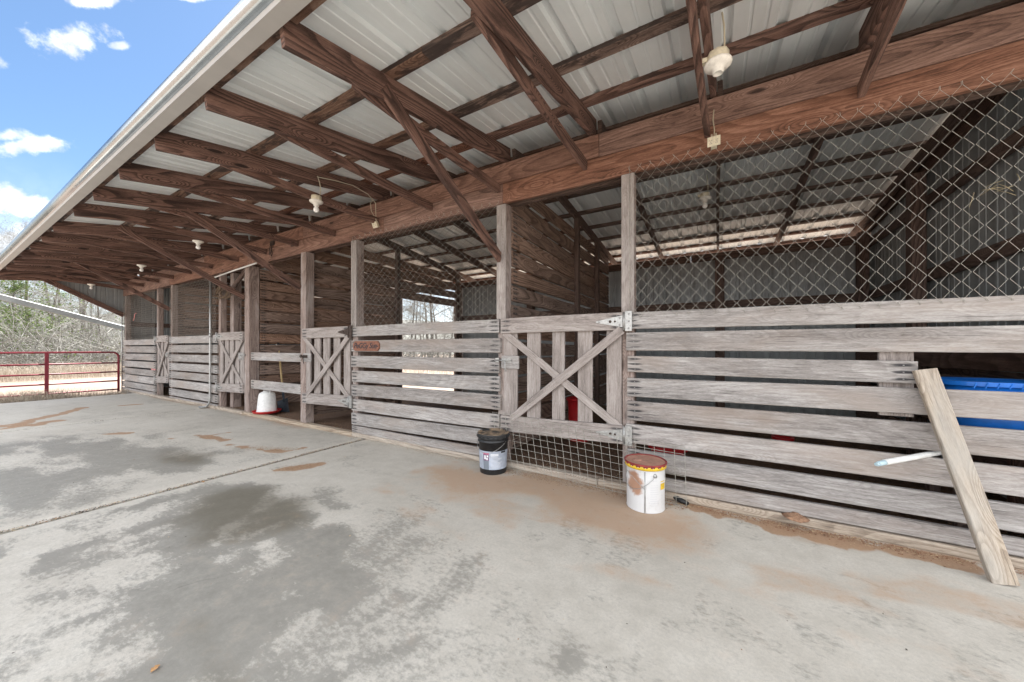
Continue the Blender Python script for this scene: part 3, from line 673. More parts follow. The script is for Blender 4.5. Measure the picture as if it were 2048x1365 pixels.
for z in (.95, 1.975, 2.74): girt((XW1 - .022, .1, z), (XW1 - .022, YB - .05, z))
for z in (.95, 1.9): girt((XW0 + .022, .1, z), (XW0 + .022, YB - .05, z))
for x in (-7.83, -5.65): mb = MB(); mb.beam((x, YB - .03, 0), (x, YB - .03, 2.745), .05, .1, up=(0, 1, 0), nails=False); obj('door_trim', mb, M_POST, BARN)

# gutter and eave trim
GP = [(-2.10, 2.928), (-2.178, 2.928), (-2.183, 2.952), (-2.193, 2.957)]
for k in range(9):
    a = math.radians(-70 + k * 20); GP.append((-2.192 - .045 * math.cos(a) + .004, 3.012 + .057 * math.sin(a)))
GP += [(-2.185, 3.088), (-2.135, 3.088), (-2.135, 3.04), (-2.10, 3.04)]
mb = MB(); mb.extrude(GP, (XA, 0, 0), (XB, 0, 0), (0, 1, 0), (0, 0, 1))
for i in range(len(mb.sm)): mb.sm[i] = 3 <= i <= 12
g_ = obj('gutter', mb, [M_GUT, M_FASC], BARN); g_.data.polygons.foreach_set('material_index', [1 if (i < 2 or i >= 16) else 0 for i in range(len(mb.f))])
mb = MB(); mb.extrude([(4.665, 3.02), (4.68, 3.02), (4.68, 3.10), (4.665, 3.10)], (XA, 0, 0), (XB, 0, 0), (0, 1, 0), (0, 0, 1)); obj('rear_trim', mb, M_FASC, BARN)

# stall gates
def gate(x0, x1, ztl, ztr, hinge, nslat=5, rust=False):
    G = empty('stall_gate', ((x0 + x1) / 2, YF, 0), parent=BARN); cx = (x0 + x1) / 2; hw = (x1 - x0) / 2; y = 0
    def part(name, mb, m): return obj(name, mb, m, G)
    top = 1.505; mb = MB(); mb.beam((-hw, y - .018, top - .078 - .0), (hw, y - .018, top - .075), .034, .152, segs=5, bowz=.004); part('top_rail', mb, M_GREYP)
    mb = MB(); mb.beam((-hw, y - .018, .438), (hw, y - .018, .468), .034, .158, segs=5); part('bottom_rail', mb, M_GREYP)
    n = nslat; sw = .13 if hw > .5 else .115
    for k in range(n):
        xx = -hw + .03 + sw / 2 + (2 * hw - .06 - sw) * k / (n - 1); w2 = sw * rnd.uniform(.92, 1.2)
        mb = MB(); mb.beam((xx, y + .014, .40), (xx + rnd.uniform(-.008, .008), y + .014, 1.46), .026, w2, up=(1, 0, 0), segs=4, nails=False, bow=rnd.uniform(-.004, .004)); part('slat', mb, M_GREYN)
    mb = MB(); mb.beam((-hw + .03, y - .010, 1.36), (hw - .04, y - .010, .52), .018, .072, segs=4, nails=False); part('cross_brace', mb, M_GREYN)
    mb = MB(); mb.beam((-hw + .13, y - .030, .50), (hw - .02, y - .030, 1.36), .020, .075, segs=4, nails=False); part('cross_brace', mb, M_GREYN)
    sg = 1 if hinge == 'R' else -1
    for k, z in enumerate((top - .075, .468 if sg > 0 else .44)):
        mb = MB(); ex = sg * hw
        # triangular strap plate
        L = .24 * (1 if hw > .5 else .8); P = [(ex - sg * L, z - .006), (ex - sg * .012, z - .05), (ex - sg * .012, z + .05), (ex - sg * L, z + .006)]
        yb = y - .038; b0 = len(mb.v)
        for yy in (yb, yb - .004):
            for (px_, pz) in P: mb.v.append(Vector((px_, yy, pz)))
        mb.face((b0 + 4, b0 + 5, b0 + 6, b0 + 7)); mb.face((b0 + 3, b0 + 2, b0 + 1, b0))
        for i in range(4): j = (i + 1) % 4; mb.face((b0 + i, b0 + j, b0 + 4 + j, b0 + 4 + i))
        mb.tube([(ex, yb - .006, z - .075), (ex, yb - .006, z + .075)], .009, 8)
        mb.box((min(ex + sg * .01, ex + sg * .065), yb - .005, z - .085), (max(ex + sg * .01, ex + sg * .065), yb + .010, z + .085))
        for (bx, bz) in ((ex - sg * (L - .03), z), (ex - sg * .035, z + .03), (ex - sg * .035, z - .03), (ex + sg * .04, z + .06), (ex + sg * .04, z), (ex + sg * .04, z - .06)):
            mb.lathe([(.008, 0), (.007, .003), (.003, .005), (0, .0055)], 8, (bx, yb - .005, bz), Vector((0, -1, 0)))
        mb.lathe([(.012, 0), (.012, .003), (0, .0035)], 8, (ex - sg * .115, yb - .004, z), Vector((0, -1, 0)), mi=1)
        mb.lathe([(.009, 0), (.009, .003), (0, .0035)], 8, (ex - sg * .075, yb - .004, z), Vector((0, -1, 0)), mi=1)
        part('hinge', mb, [M_RUST if (rust and k == 0) else M_GALV, M_RUST])
    lx = -sg * hw; zl = 1.06; mb = MB()
    mb.beam((min(lx, lx + sg * .2), y - .008, zl), (max(lx, lx + sg * .2), y - .008, zl), .02, .13, nails=False)
    part('latch_plate', mb, M_GREY)
    mb = MB(); yb = y - .02
    mb.box((min(lx, lx + sg * .12) + .005, yb - .005, zl - .005), (max(lx, lx + sg * .12), yb, zl + .04))
    mb.tube([(lx - sg * .07, yb - .016, zl + .02), (lx + sg * .12, yb - .016, zl + .02)], .007, 8)
    mb.tube([(lx + sg * .06, yb - .016, zl + .02), (lx + sg * .065, yb - .035, zl - .0), (lx + sg * .06, yb - .03, zl - .06), (lx + sg * .075, yb - .028, zl - .09)], .006, 6)
    mb.tube([(lx + sg * .02, yb - .02, zl + .02), (lx + sg * .025, yb - .03, zl - .03), (lx + sg * .01, yb - .03, zl - .05)], .004, 6)
    mb.box((lx - sg * .045 - .02, yb - .012, zl - .0), (lx - sg * .045 + .02, yb - .002, zl + .045))
    part('latch', mb, M_RUST if rust else M_GALV)
    return G
gate(-1.905, -.675, 0, 0, 'R'); gate(-5.51, -4.365, 0, 0, 'R', rust=True); gate(-8.47, -7.43, 0, 0, 'L'); gate(-11.94, -11.1, 0, 0, 'L', 4)

# chain link above two fronts, hexagonal wire above the other two
def chainlink(x0, x1, z0, z1, pw, ph, y=-.064, r=.00125):
    mb = MB(); n = int((x1 - x0) / (pw / 2)); m_ = int((z1 - z0) / (ph / 2)); rr = random.Random(int(x0 * 100))
    sag = lambda x, z: .010 * math.sin(x * 3.1 + 1) * math.sin((z - z0) / (z1 - z0) * math.pi)
    jx = lambda x, z: .006 * math.sin(x * 2.3 + z * 4.7) + .004 * math.sin(z * 9 + x)
    for k in range(0, n):
        pts = []
        for j in range(m_ + 1):
            a = (k + j) % 2; xx = x0 + (k + a) * pw / 2; zz = z0 + j * ph / 2
            xx += jx(xx, zz); zz += .006 * math.sin(xx * 5.1 + zz)
            d = .0022 if a else -.0022
            pts.append((xx + (-.001 if a else .001) * 2, y + d + sag(xx, zz), zz))
        mb.tube(pts, r, 4, cap=False, smooth=False)
        e = pts[0]; mb.tube([e, (e[0] + .004, e[1] - .012, e[2] - .018)], r, 4, cap=False)
        e = pts[-1]; mb.tube([e, (e[0] + rr.uniform(-.02, .02), e[1] - .012, e[2] + .018)], r, 4, cap=False)
    mb.tube([(x0, y, z0 - .0), (x0, y, z1)], .0025, 5)
    obj('chain_link_mesh', mb, M_WIRE, BARN)
chainlink(-.63, 2.0, 1.475, 2.735, .088, .103); chainlink(-4.30, -1.93, 1.475, 2.72, .105, .085)
def hexwire(x0, x1, z0, z1, w, h, y=-.062, r=.0024):
    mb = MB(); n = int((x1 - x0) / w); m_ = int((z1 - z0) / h)
    for k in range(n):
        pts = []
        for j in range(m_):
            zz = z0 + j * h; s = 1 if j % 2 == 0 else -1; c = x0 + (k + .5) * w
            o = w * .25 * s; sg = .006 * math.sin(zz * 5 + k * .3)
            pts += [(c + o * 1.0, y + sg, zz + h * .15), (c + o * 1.0, y + sg, zz + h * .6)]
        mb.tube(pts, r, 3, cap=False, smooth=False)
        pts2 = [(2 * (x0 + (k + 1) * w) - w / 2 * 1 - (p[0]) + w * .5 - (2 * (x0 + (k + 1) * w) - w / 2 - (x0 + (k + .5) * w)) + (x0 + (k + .5) * w) * 0, p[1], p[2]) for p in []]
        q = [((x0 + (k + 1) * w) - (p[0] - (x0 + (k + .5) * w)), p[1] + .002, p[2]) for p in pts]
        mb.tube(q, r, 3, cap=False, smooth=False)
    obj('chicken_wire', mb, M_WIRED, BARN)
hexwire(-11.03, -8.55, 1.45, 2.70, .07, .055); hexwire(-14.55, -12.0, 1.42, 2.70, .075, .055)
mb = MB(); mb.tube([(-13.6, -.075, 1.95), (-13.45, -.09, 2.02), (-13.4, -.09, 2.12), (-13.3, -.08, 2.14)], .008, 6); obj('tie_cord', mb, M_PINKP, BARN)
for x in (-14.60,):
    mb = MB(); mb.tube([(x, -.075, -.06), (x, -.075, 2.15)], .012, 8); obj('corner_rod', mb, M_GALV, BARN)

# ------------------------------------------------------------------ things
# ceiling lights
def light(x, y, z, label, bulb=True, box=True, s=1.0, drop=0):
    L = empty('ceiling_light', (x, y, z), label, 'light', 'ceiling lights under the barn roof')
    if box:
        mb = MB(); mb.lathe([(.052, .0), (.054, .003), (.054, .05), (.045, .055), (0, .055)], 8); mb.box((-.075, -.016, .02), (-.05, .016, .045)); obj('mounting_box', mb, M_IVORY, L)
    mb = MB(); mb.lathe([(.0, .0), (.066, .0), (.069, -.006), (.066, -.016), (.048, -.028), (.03, -.036), (.026, -.058), (.021, -.06), (.018, -.05), (.0, -.05)], 24); obj('lamp_holder', mb, M_PORC, L)
    if bulb:
        mb = MB(); mb.lathe([(.0, -.045), (.014, -.05), (.016, -.064), (.026, -.082), (.03, -.098), (.026, -.114), (.014, -.125), (0, -.128)], 20); obj('bulb', mb, M_BULB, L)
    if box:
        mb = MB(); mb.tube([(.03, .02, .05), (.032, .03, .12), (.03, .02, .2), (.02, .0, .27)], .0045, 6); obj('cable', mb, M_CABLE, L)
    return L
light(.008, -.87, 2.77, 'nearest ceiling light, an empty porcelain socket with no bulb', bulb=False)
light(-3.80, -.86, 2.82, 'ceiling light with a round bulb, second nearest under the overhang')
L2 = [o for o in bpy.data.objects if o.get('label', '').startswith('ceiling light with a round bulb')][0]
mb = MB(); mb.tube([(.02, .0, .26), (.03, .2, .30), (.04, .42, .33), (.05, .62, .30), (.03, .75, .24), (.0, .78, .04)], .0045, 6); obj('cable', mb, M_CABLE, L2)
light(-6.88, -.88, 2.85, 'ceiling light above the gate beside the open bay', box=False)
light(-9.84, -.80, 2.85, 'small ceiling light above the tall grey pipe', box=False)
light(-13.79, -.78, 2.84, 'farthest ceiling light, before the end wall', box=False)
light(-.12, 1.72, 3.02, 'dim ceiling light inside the right stall behind the chain link')
light(-10.0, 1.0, 2.98, 'dim ceiling light inside the far stall above the third gate', box=False)
# outlets on the header
def outlet(x, z, label, rx=0):
    o = empty('outlet_box', (x, -.075, z), label, 'outlet', 'outlet boxes on the header beam'); o.rotation_euler = (rx, 0, 0); o.scale = (.7, .8, .72)
    mb = MB(); mb.box((-.028, -.03, -.05), (.028, .03, .055)); obj('back_box', mb, M_IVORY, o)
    mb = MB(); mb.box((-.06, -.037, -.05), (.06, -.031, .05)); obj('cover_plate', mb, M_IVORY, o)
    mb = MB()
    for sx in (-.028, .028):
        for (a, c) in ((-.008, .012), (.008, .012), (0, -.006), (-.008, -.022), (.008, -.022)): mb.box((sx + a - .0018, -.0385, c - .005), (sx + a + .0018, -.0365, c + .005))
    obj('socket_slots', mb, M_RUST, o)
    mb = MB(); mb.tube([(0, .01, .055), (.006, .012, .14), (-.008, .0, .24), (0, .03, .36), (.0, .1, .42)], .0055, 6); mb.tube([(.02, .01, .055), (.02, .01, .10)], .008, 6); mb.tube([(-.02, .01, .055), (-.02, .01, .10)], .008, 6); obj('cable', mb, M_CABLE, o)
outlet(-.036 + .02, 2.74, 'ivory outlet box on the header beam beside the chain link top, right one'); outlet(-3.80, 2.80, 'ivory outlet box on the header beam near the hanging bulb', math.radians(25))
# conduit
mb = MB(); pts = [(-8.74, -.085, 2.62), (-8.735, -.09, 1.5), (-8.74, -.09, .2), (-8.75, -.10, .11), (-8.80, -.12, .045), (-8.90, -.15, .022), (-9.0, -.17, .02)]
mb.tube(pts, .019, 10); mb.tube([(-8.737, -.09, 1.42), (-8.737, -.09, 1.5)], .024, 10); obj('conduit_pipe', mb, M_GALV, None, 'tall grey conduit pipe standing against the stall front', 'pipe')
mb = MB(); mb.tube([(-8.55, -.085, 2.60), (-7.7, -.088, 2.645), (-6.9, -.085, 2.68)], .014, 8); obj('white_pipe', mb, M_WHITEP, None, 'thin white pipe running along under the header beam', 'pipe')
# rope bundle on the post beside the third gate
mb = MB()
for k in range(9):
    c = Vector((-8.3 + k * .03, -.08, 2.28)); R_ = .16 + .05 * rnd.random(); a0 = rnd.uniform(-.4, .4)
    mb.tube([c + Vector((R_ * math.cos(a) * 1.3, rnd.uniform(-.02, .02), R_ * .6 * math.sin(a) + a0 * .2 * math.cos(a))) for a in [i * math.pi / 8 for i in range(17)]], .007, 5)
obj('rope_coil', mb, M_ROPE, None, 'tangled dark rope hanging from the header above the third gate', 'rope')
mb = MB(); mb.tube([(-6.42, -.06, 2.97), (-6.42, -.075, 2.86), (-6.45, -.075, 2.78), (-6.42, -.075, 2.74), (-6.39, -.075, 2.78), (-6.42, -.075, 2.86)], .008, 6); mb.tube([(-6.47, -.062, 2.97), (-6.47, -.08, 2.83), (-6.47, -.08, 2.76)], .007, 6); mb.box((-6.5, -.062, 2.93), (-6.38, -.044, 3.0)); obj('hanging_hook', mb, M_RUST, None, 'rusty hook and ring hanging from the header beam', 'hook')

# name sign
S = empty('name_sign', (-4.01, -.058, 1.232), 'small reddish wooden name board with dark script on the second slat', 'sign')
mb = MB(); w, h, c = .262, .065, .035
P = [(-w + c, -h), (w - c, -h), (w, -h + c), (w, h - c), (w - c, h), (-w + c, h), (-w, h - c), (-w, -h + c)]
mb.extrude(P, (0, -.016, 0), (0, .0, 0), (1, 0, 0), (0, 0, 1)); so2 = obj('board', mb, simple('sign_wood', (.24, .10, .062), .7, 0, .3, 40), S)
for i, f in enumerate(so2.data.polygons): pass
cu = bpy.data.curves.new('lettering', 'FONT'); cu.body = 'PeGGy Sue-'; cu.size = .104; cu.shear = .28; cu.align_x = 'CENTER'; cu.align_y = 'CENTER'; cu.extrude = .0012; cu.space_character = .95; cu.offset = .0012
to = bpy.data.objects.new('tmp', cu); COL.objects.link(to); dg = bpy.context.evaluated_depsgraph_get(); tm = bpy.data.meshes.new_from_object(to.evaluated_get(dg)); bpy.data.objects.remove(to)
lo_ = bpy.data.objects.new('lettering', tm); COL.objects.link(lo_); lo_.parent = S; lo_.rotation_euler = (math.pi / 2, 0, 0); lo_.location = (0, -.0175, .002); tm.materials.append(simple('sign_paint', (.03, .025, .03), .6))

# buckets ---------------------------------------------------------------
def label_patch(mb, r0, r1, z0, z1, a0, a1, off=.0008, n=20, mi=0):
    mb.lathe([(r0 + off, z0), (r1 + off, z1)], n, a0=a0, a1=a1, mi=mi)
BK = empty('black_pail', (-1.90, -.215, 0), 'black plastic pail with closed lid and blue-grey label against the wire panel', 'bucket')
cang = math.atan2(CAMLOC.y + .215, CAMLOC.x + 1.90)
mb = MB(); mb.lathe([(.0, .004), (.122, .004), (.128, .0), (.130, .006), (.143, .30), (.150, .302), (.152, .312), (.146, .316), (.1465, .332), (.152, .334), (.152, .342), (.146, .346), (0.14, .346)], 40); obj('body', mb, M_BLACKP, BK)
m, t, b = mat('dusty_black_lid'); g = t.new('ShaderNodeTexCoord').outputs['Object']; f = t.noise(g, 14, 5, .6)
sp_ = t.new('ShaderNodeSeparateXYZ'); t.link(t.new('ShaderNodeNewGeometry').outputs['Normal'], sp_.inputs[0])
t.link(t.mix(t.math('MULTIPLY', t.sstep(f, .38, .6), t.sstep(sp_.outputs[2], .3, .9)), (.025, .025, .026), (.30, .215, .14)), b.inputs['Base Color']); b.inputs['Roughness'].default_value = .7
mb = MB(); mb.lathe([(.146, .342), (.156, .343), (.157, .352), (.153, .358), (.156, .362), (.156, .378), (.150, .384), (.140, .384), (.134, .376), (.10, .374), (0, .375)], 40)
for k in range(18):
    a = k * 2 * math.pi / 18; mb.box((.0, 0, 0), (0.001, .001, .001)) if False else None
mb.lathe([(.036, .374), (.036, .381), (.028, .382), (0, .382)], 20, (-.07, -.03, 0)); obj('lid', mb, m, BK)
mb = MB()
for k in range(20):
    a = cang + (k - 10) * .31; c = Vector((math.cos(a), math.sin(a), 0)); mb.beam(c * .1565 + Vector((0, 0, .343)), c * .1575 + Vector((0, 0, .360)), .012, .006, up=Vector((-c.y, c.x, 0)), nails=False)
obj('lid_tab', mb, M_BLACKP, BK)
mb = MB()
def arcpts(r, z, a0, a1, zlow, n=14): return [(r * math.cos(a0 + (a1 - a0) * i / n), r * math.sin(a0 + (a1 - a0) * i / n), z - zlow * math.sin(math.pi * i / n)) for i in range(n + 1)]
mb.tube(arcpts(.156, .312, cang - 2.0, cang + .9, .10), .0022, 5); obj('handle', mb, M_GALV, BK)
M_LAB = simple('pail_label_paper', (.42, .47, .56), .5, 0, .25, 9); M_LABP = simple('label_purple', (.17, .08, .16), .5); M_LABR = simple('label_pink', (.62, .14, .25), .5); M_LABW = simple('label_white', (.75, .76, .78), .5); M_LABG = simple('label_slate', (.19, .22, .26), .5)
rz = lambda z: .130 + (z - .006) / .294 * .013
mb = MB(); label_patch(mb, rz(.05), rz(.225), .05, .225, cang - 1.55, cang + 1.4, n=40); obj('label', mb, M_LAB, BK)
mb = MB(); A = cang - .55
for (z0, z1, a0, a1, mi) in ((.05, .135, A - .2, A + .24, 4), (.135, .195, A - .2, A + .24, 1), (.196, .21, A - .2, A + .24, 2), (.148, .186, A - .12, A + .02, 3), (.142, .165, A + .05, A + .16, 3), (.17, .188, A + .08, A + .2, 3)):
    label_patch(mb, rz(z0), rz(z1), z0, z1, a0, a1, .0012 + .0006 * (mi == 3), 8, mi)
for k in range(11):
    z0 = .068 + k * .0125; L_ = rnd.uniform(.5, .85) if k < 9 else .55; label_patch(mb, rz(z0), rz(z0 + .003), z0, z0 + .003 + (.006 if k >= 9 else 0), A + .36, A + .36 + L_, .0016, 8, 3)
label_patch(mb, rz(.205), rz(.222), .205, .222, A + 1.1, A + 1.5, .0018, 8, 0)
obj('label_print', mb, [M_BLACKP, M_LABP, M_LABR, M_LABW, M_LABG], BK)

WK = empty('white_pail', (-.472, -.275, 0), 'white metal pail with rusty patch and red and yellow rimmed lid', 'bucket')
WK.scale = (.98, .98, .96)
ca2 = math.atan2(CAMLOC.y + .275, CAMLOC.x + .472)
m, t, b = mat('scuffed_white_tin'); g = t.new('ShaderNodeTexCoord').outputs['Object']
pc = Vector((.145 * math.cos(ca2 - .62), .145 * math.sin(ca2 - .62), .215))
dd = t.vmath('LENGTH', t.vmath('MULTIPLY', t.vmath('SUBTRACT', g, tuple(pc)), (1, 1, .8)), None, 1)
f = t.noise(g, 16, 6, .65); pch = t.sstep(t.math('ADD', dd, t.math('MULTIPLY', t.math('SUBTRACT', f, .5), .12)), .085, .05)
col = t.mix(t.sstep(t.noise(g, 7, 5, .6), .55, .8), (.68, .68, .68), (.48, .45, .43)); col = t.mix(pch, col, (.42, .24, .16))
sc_ = t.sstep(t.noise(t.map(g, (40, 40, 9)), 1, 4, .7), .64, .72); col = t.mix(t.math('MULTIPLY', sc_, .5), col, (.35, .3, .28))
t.link(col, b.inputs['Base Color']); b.inputs['Roughness'].default_value = .4; M_TIN = m
mb = MB(); pr = [(.0, .004), (.135, .004), (.139, .0), (.141, .004), (.139, .01)]
for k in range(12): pr.append((.139 + (.0035 if k in (8,) else 0), .02 + k * .026))
pr += [(.142, .318), (.146, .328), (.15, .334)]
mb.lathe(pr, 44)
for v in mb.v:      # dented shoulder
    a = math.atan2(v.y, v.x); d = (a - ca2 + math.pi) % (2 * math.pi) - math.pi
    k = math.exp(-((d + .75) / .3) ** 2 - ((v.z - .25) / .05) ** 2) * .018; r = math.hypot(v.x, v.y)
    if r > .05: v.x *= (1 - k / r); v.y *= (1 - k / r)
obj('body', mb, M_TIN, WK)
M_YEL = simple('yellow_rim_paint', (.75, .50, .03), .45, 0, .2, 30); M_RIM = simple('dark_red_rim', (.28, .035, .035), .45, 0, .3, 30); M_RLID = simple('rusty_lid', (.42, .23, .17), .6, 0, .3, 18)
mb = MB(); mb.lathe([(.1415, .322), (.149, .323), (.152, .334), (.152, .35), (.149, .353)], 44, mi=0); mb.lathe([(.149, .353), (.155, .354), (.157, .362), (.153, .368), (.147, .366), (.142, .360)], 44, mi=1)
for k in range(18):
    a = k * 2 * math.pi / 18; c = Vector((math.cos(a), math.sin(a), 0)); mb.lathe([(.017, 0), (.016, .003), (0, .0035)], 10, c * .150 + Vector((0, 0, .350)), (c + Vector((0, 0, -.25))).normalized(), mi=1)
    mb.lathe([(.0035, 0), (0, .002)], 6, c * .1545 + Vector((0, 0, .345)), c, mi=2)
obj('rim', mb, [M_YEL, M_RIM, M_LABW], WK)
mb = MB(); mb.lathe([(.143, .361), (.12, .357), (.0, .358)], 44); mb.lathe([(.032, .357), (.032, .366), (.026, .368), (0, .367)], 20, (-.055, -.02, 0)); obj('lid', mb, M_RLID, WK)
mb = MB(); a = ca2 - .02; mb.tube([(.1405 * math.cos(a), .1405 * math.sin(a), .006), (.1395 * math.cos(a), .1395 * math.sin(a), .315)], .004, 6, smooth=True); obj('seam', mb, M_GALV, WK)
mb = MB(); label_patch(mb, .1395, .1395, .175, .24, ca2 + .85, ca2 + 1.25, .002, 8); obj('yellow_label', mb, M_YEL, WK)
mb = MB()
for k in range(14): label_patch(mb, .1395, .1395, .06 + k * .017, .0615 + k * .017, ca2 + .25, ca2 + .25 + rnd.uniform(.35, .5), .001, 6)
obj('label_print', mb, simple('faded_print', (.5, .5, .54), .6), WK)
mb = MB(); c = Vector((math.cos(ca2 + .5), math.sin(ca2 + .5), 0)); mb.lathe([(.016, 0), (.014, .006), (.006, .008), (0, .010)], 14, c * .140 + Vector((0, 0, .285)), c)
mb.tube([tuple(c * .15 + Vector((0, 0, .285)))] + [(.152 * math.cos(ca2 + .5 - 1.75 * i / 10), .152 * math.sin(ca2 + .5 - 1.75 * i / 10), .285 - .115 * math.sin(math.pi * .75 * i / 10)) for i in range(1, 11)], .002, 5)
mb.tube([(.15 * math.cos(ca2 - 1.1 + 1.1 * i / 8), .15 * math.sin(ca2 - 1.1 + 1.1 * i / 8), .29 - .11 * (i / 8) ** 1.5) for i in range(9)], .0018, 5); obj('handle', mb, M_GALV, WK)

# welded wire panel leaning on the near gate
WP = MB(); p00 = Vector((-1.86, -.155, .05)); p10 = Vector((-.20, -.135, .0)); p01 = Vector((-2.0, -.078, .545)); p11 = Vector((-.215, -.078, .43))
def wp(a, b): 
    p = p00 * (1 - a) * (1 - b) + p10 * a * (1 - b) + p01 * (1 - a) * b + p11 * a * b
    return p + Vector((0, -.012 * math.sin(a * 9) * math.sin(math.pi * b), .006 * math.sin(a * 7)))
NC, NR = 24, 8
for i in range(NC + 1):
    a = i / NC; WP.tube([wp(a, b / 8 - (.02 if b == 0 else 0)) for b in range(9)], .0019, 5, cap=False)
for j in range(NR + 1):
    b_ = j / NR; WP.tube([wp(a / 24, b_) + Vector((0, -.0036, 0)) for a in range(25)], .0019, 5, cap=False)
obj('welded_wire_panel', WP, M_WIRE, None, 'square welded wire panel leaning against the bottom of the nearest gate', 'wire panel')

# leaning plank
mb = MB(); mb.beam((1.262, -.300, .004), (1.06, -.088, 1.075), .040, .096, up=(1, .08, .18), segs=8, nails=False, ch=.005, twist=.05)
obj('leaning_plank', mb, M_PLANK, None, 'tan wooden plank leaning upright against the right stall boards', 'plank')
# white pole end through the slats
mb = MB(); mb.tube([(.80, -.30, .535), (.84, -.26, .54)], [.013, .015], 10, mi=1); mb.tube([(.84, -.26, .54), (1.2, .07, .572), (1.7, .55, .62)], .016, 12); mb.tube([(.79, -.31, .534), (.80, -.30, .535)], [.009, .012], 10, mi=1)
obj('white_pole', mb, [M_WHITEP, simple('pale_blue_thread', (.45, .6, .66), .5)], None, 'white pole with a threaded tip poking out between the slats', 'pole')
# black hose end
mb = MB(); mb.tube([(-.42, .02, .03), (-.33, -.03, .03), (-.25, -.085, .022), (-.19, -.12, .018)], [.018, .018, .02, .014], 8); obj('hose_end', mb, M_BLACKP, None, 'black hose end lying on the ground beside the white pail', 'hose')

def tub(name, x, y, z, rx, ry, h, m, label, cat, rot=0, wall=.006, lip=.012):
    T = empty(name, (x, y, z), label, cat); T.rotation_euler = (0, 0, rot)
    def ell(mb, prof):
        b0 = len(mb.v); n = 40
        for (k, zz, e) in prof:
            for i in range(n):
                a = 2 * math.pi * i / n; c, s = math.cos(a), math.sin(a)
                p = 2 / 2.6; mb.v.append(Vector((math.copysign(abs(c) ** p, c) * (rx * k + e), math.copysign(abs(s) ** p, s) * (ry * k + e), zz)))
        for q in range(len(prof) - 1):
            for i in range(n): j = (i + 1) % n; A = b0 + q * n; mb.face((A + i, A + j, A + n + j, A + n + i), None, None, 0, True)
        mb.face([b0 + (len(prof) - 1) * n + i for i in range(n)]); mb.face([b0 + i for i in range(n)][::-1])
    mb = MB(); ell(mb, [(.82, 0, 0), (.84, .004, 0), (1, h, 0), (1, h, -wall), (.84, .01, -wall)]); obj('shell', mb, m, T)
    mb = MB(); b0 = len(mb.v); n = 60
    for (e, zz) in ((0.001, h - .001), (lip, h - .001), (lip + .002, h - .02), (lip + .006, h - .02), (lip + .006, h + .006), (0.0, h + .008), (-wall - .002, h + .004)):
        for i in range(n):
            a = 2 * math.pi * i / n; c, s = math.cos(a), math.sin(a); p = 2 / 2.6; mb.v.append(Vector((math.copysign(abs(c) ** p, c) * (rx + e), math.copysign(abs(s) ** p, s) * (ry + e), zz)))
    for q in range(6):
        for i in range(n): j = (i + 1) % n; A = b0 + q * n; mb.face((A + i, A + j, A + n + j, A + n + i), None, None, 0, False)
    obj('rim', mb, m, T); return T
BT = tub('blue_tub', 1.475, .31, .63, .235, .22, .365, M_BLUEP, 'bright blue plastic tub behind the right stall boards', 'tub', .0, lip=.018)
mb = MB()
for k in range(8):
    x = -.16 + k * .045; mb.beam((x, -.244, .335), (x + .012, -.244, .367), .006, .006, nails=False)
obj('rim_rib', mb, M_BLUEP, BT)
mb = MB()                                       # stand that carries the blue tub
for sx in (1.29, 1.66):
    for sy in (.12, .46): mb.beam((sx, sy, .02), (sx, sy, .581), .06, .06, up=(0, 1, 0), nails=False)
mb.beam((1.24, .29, .605), (1.72, .29, .605), .42, .045, nails=False); obj('tub_stand', mb, M_DARK, None, 'rough dark wooden bench under the blue tub', 'bench')
tub('red_feed_pan', -1.50, 1.15, .03, .14, .13, .54, M_REDP, 'red plastic tub on the dirt floor behind the nearest gate', 'tub')
tub('red_trough', -.455, 1.0, .02, .18, .12, .13, M_REDP, 'low red trough on the stall floor behind the white pail', 'trough')
tub('red_dish', .61, 1.6, .02, .08, .08, .23, M_REDP, 'small red dish glimpsed through the slats of the right stall', 'dish')
tub('pink_tub', -12.30, -.005, .62, .16, .022, .09, M_PINKP, 'small pink tub wedged between slats of the farthest stall front', 'tub')

mb = MB()
for k in range(9):
    c = Vector((1.34 + rnd.gauss(0, .05), -.072, 2.09 + rnd.gauss(0, .02))); d = Vector((rnd.gauss(0, 1), rnd.gauss(0, .15), rnd.gauss(0, .5))).normalized()
    mb.tube([c, c + d * .03 + Vector((0, -.004, -.004)), c + d * .065 + Vector((0, 0, -.015))], .0010, 4)
obj('straw_wisp', mb, simple('old_straw', (.45, .36, .2), .9), None, 'wisp of straw caught high in the right chain link', 'straw')
# poultry waterer
PW = empty('poultry_waterer', (-6.91, .09, .055), 'white poultry waterer with a red base tray in the open bay', 'waterer')
mb = MB(); mb.lathe([(0, .03), (.155, .03), (.158, .045), (.150, .06), (.128, .30), (.118, .345), (.085, .372), (.06, .38), (.055, .395), (.02, .40), (0, .40)], 32); mb.box((-.115, -.006, .34), (-.10, .006, .395)); mb.box((.10, -.006, .34), (.115, .006, .395)); obj('water_drum', mb, M_WHITEP, PW)
mb = MB(); mb.lathe([(0, .004), (.16, .002), (.20, .012), (.218, .045), (.222, .05), (.214, .05), (.195, .022), (.16, .018), (0, .018)], 32); obj('base_tray', mb, M_REDP, PW)
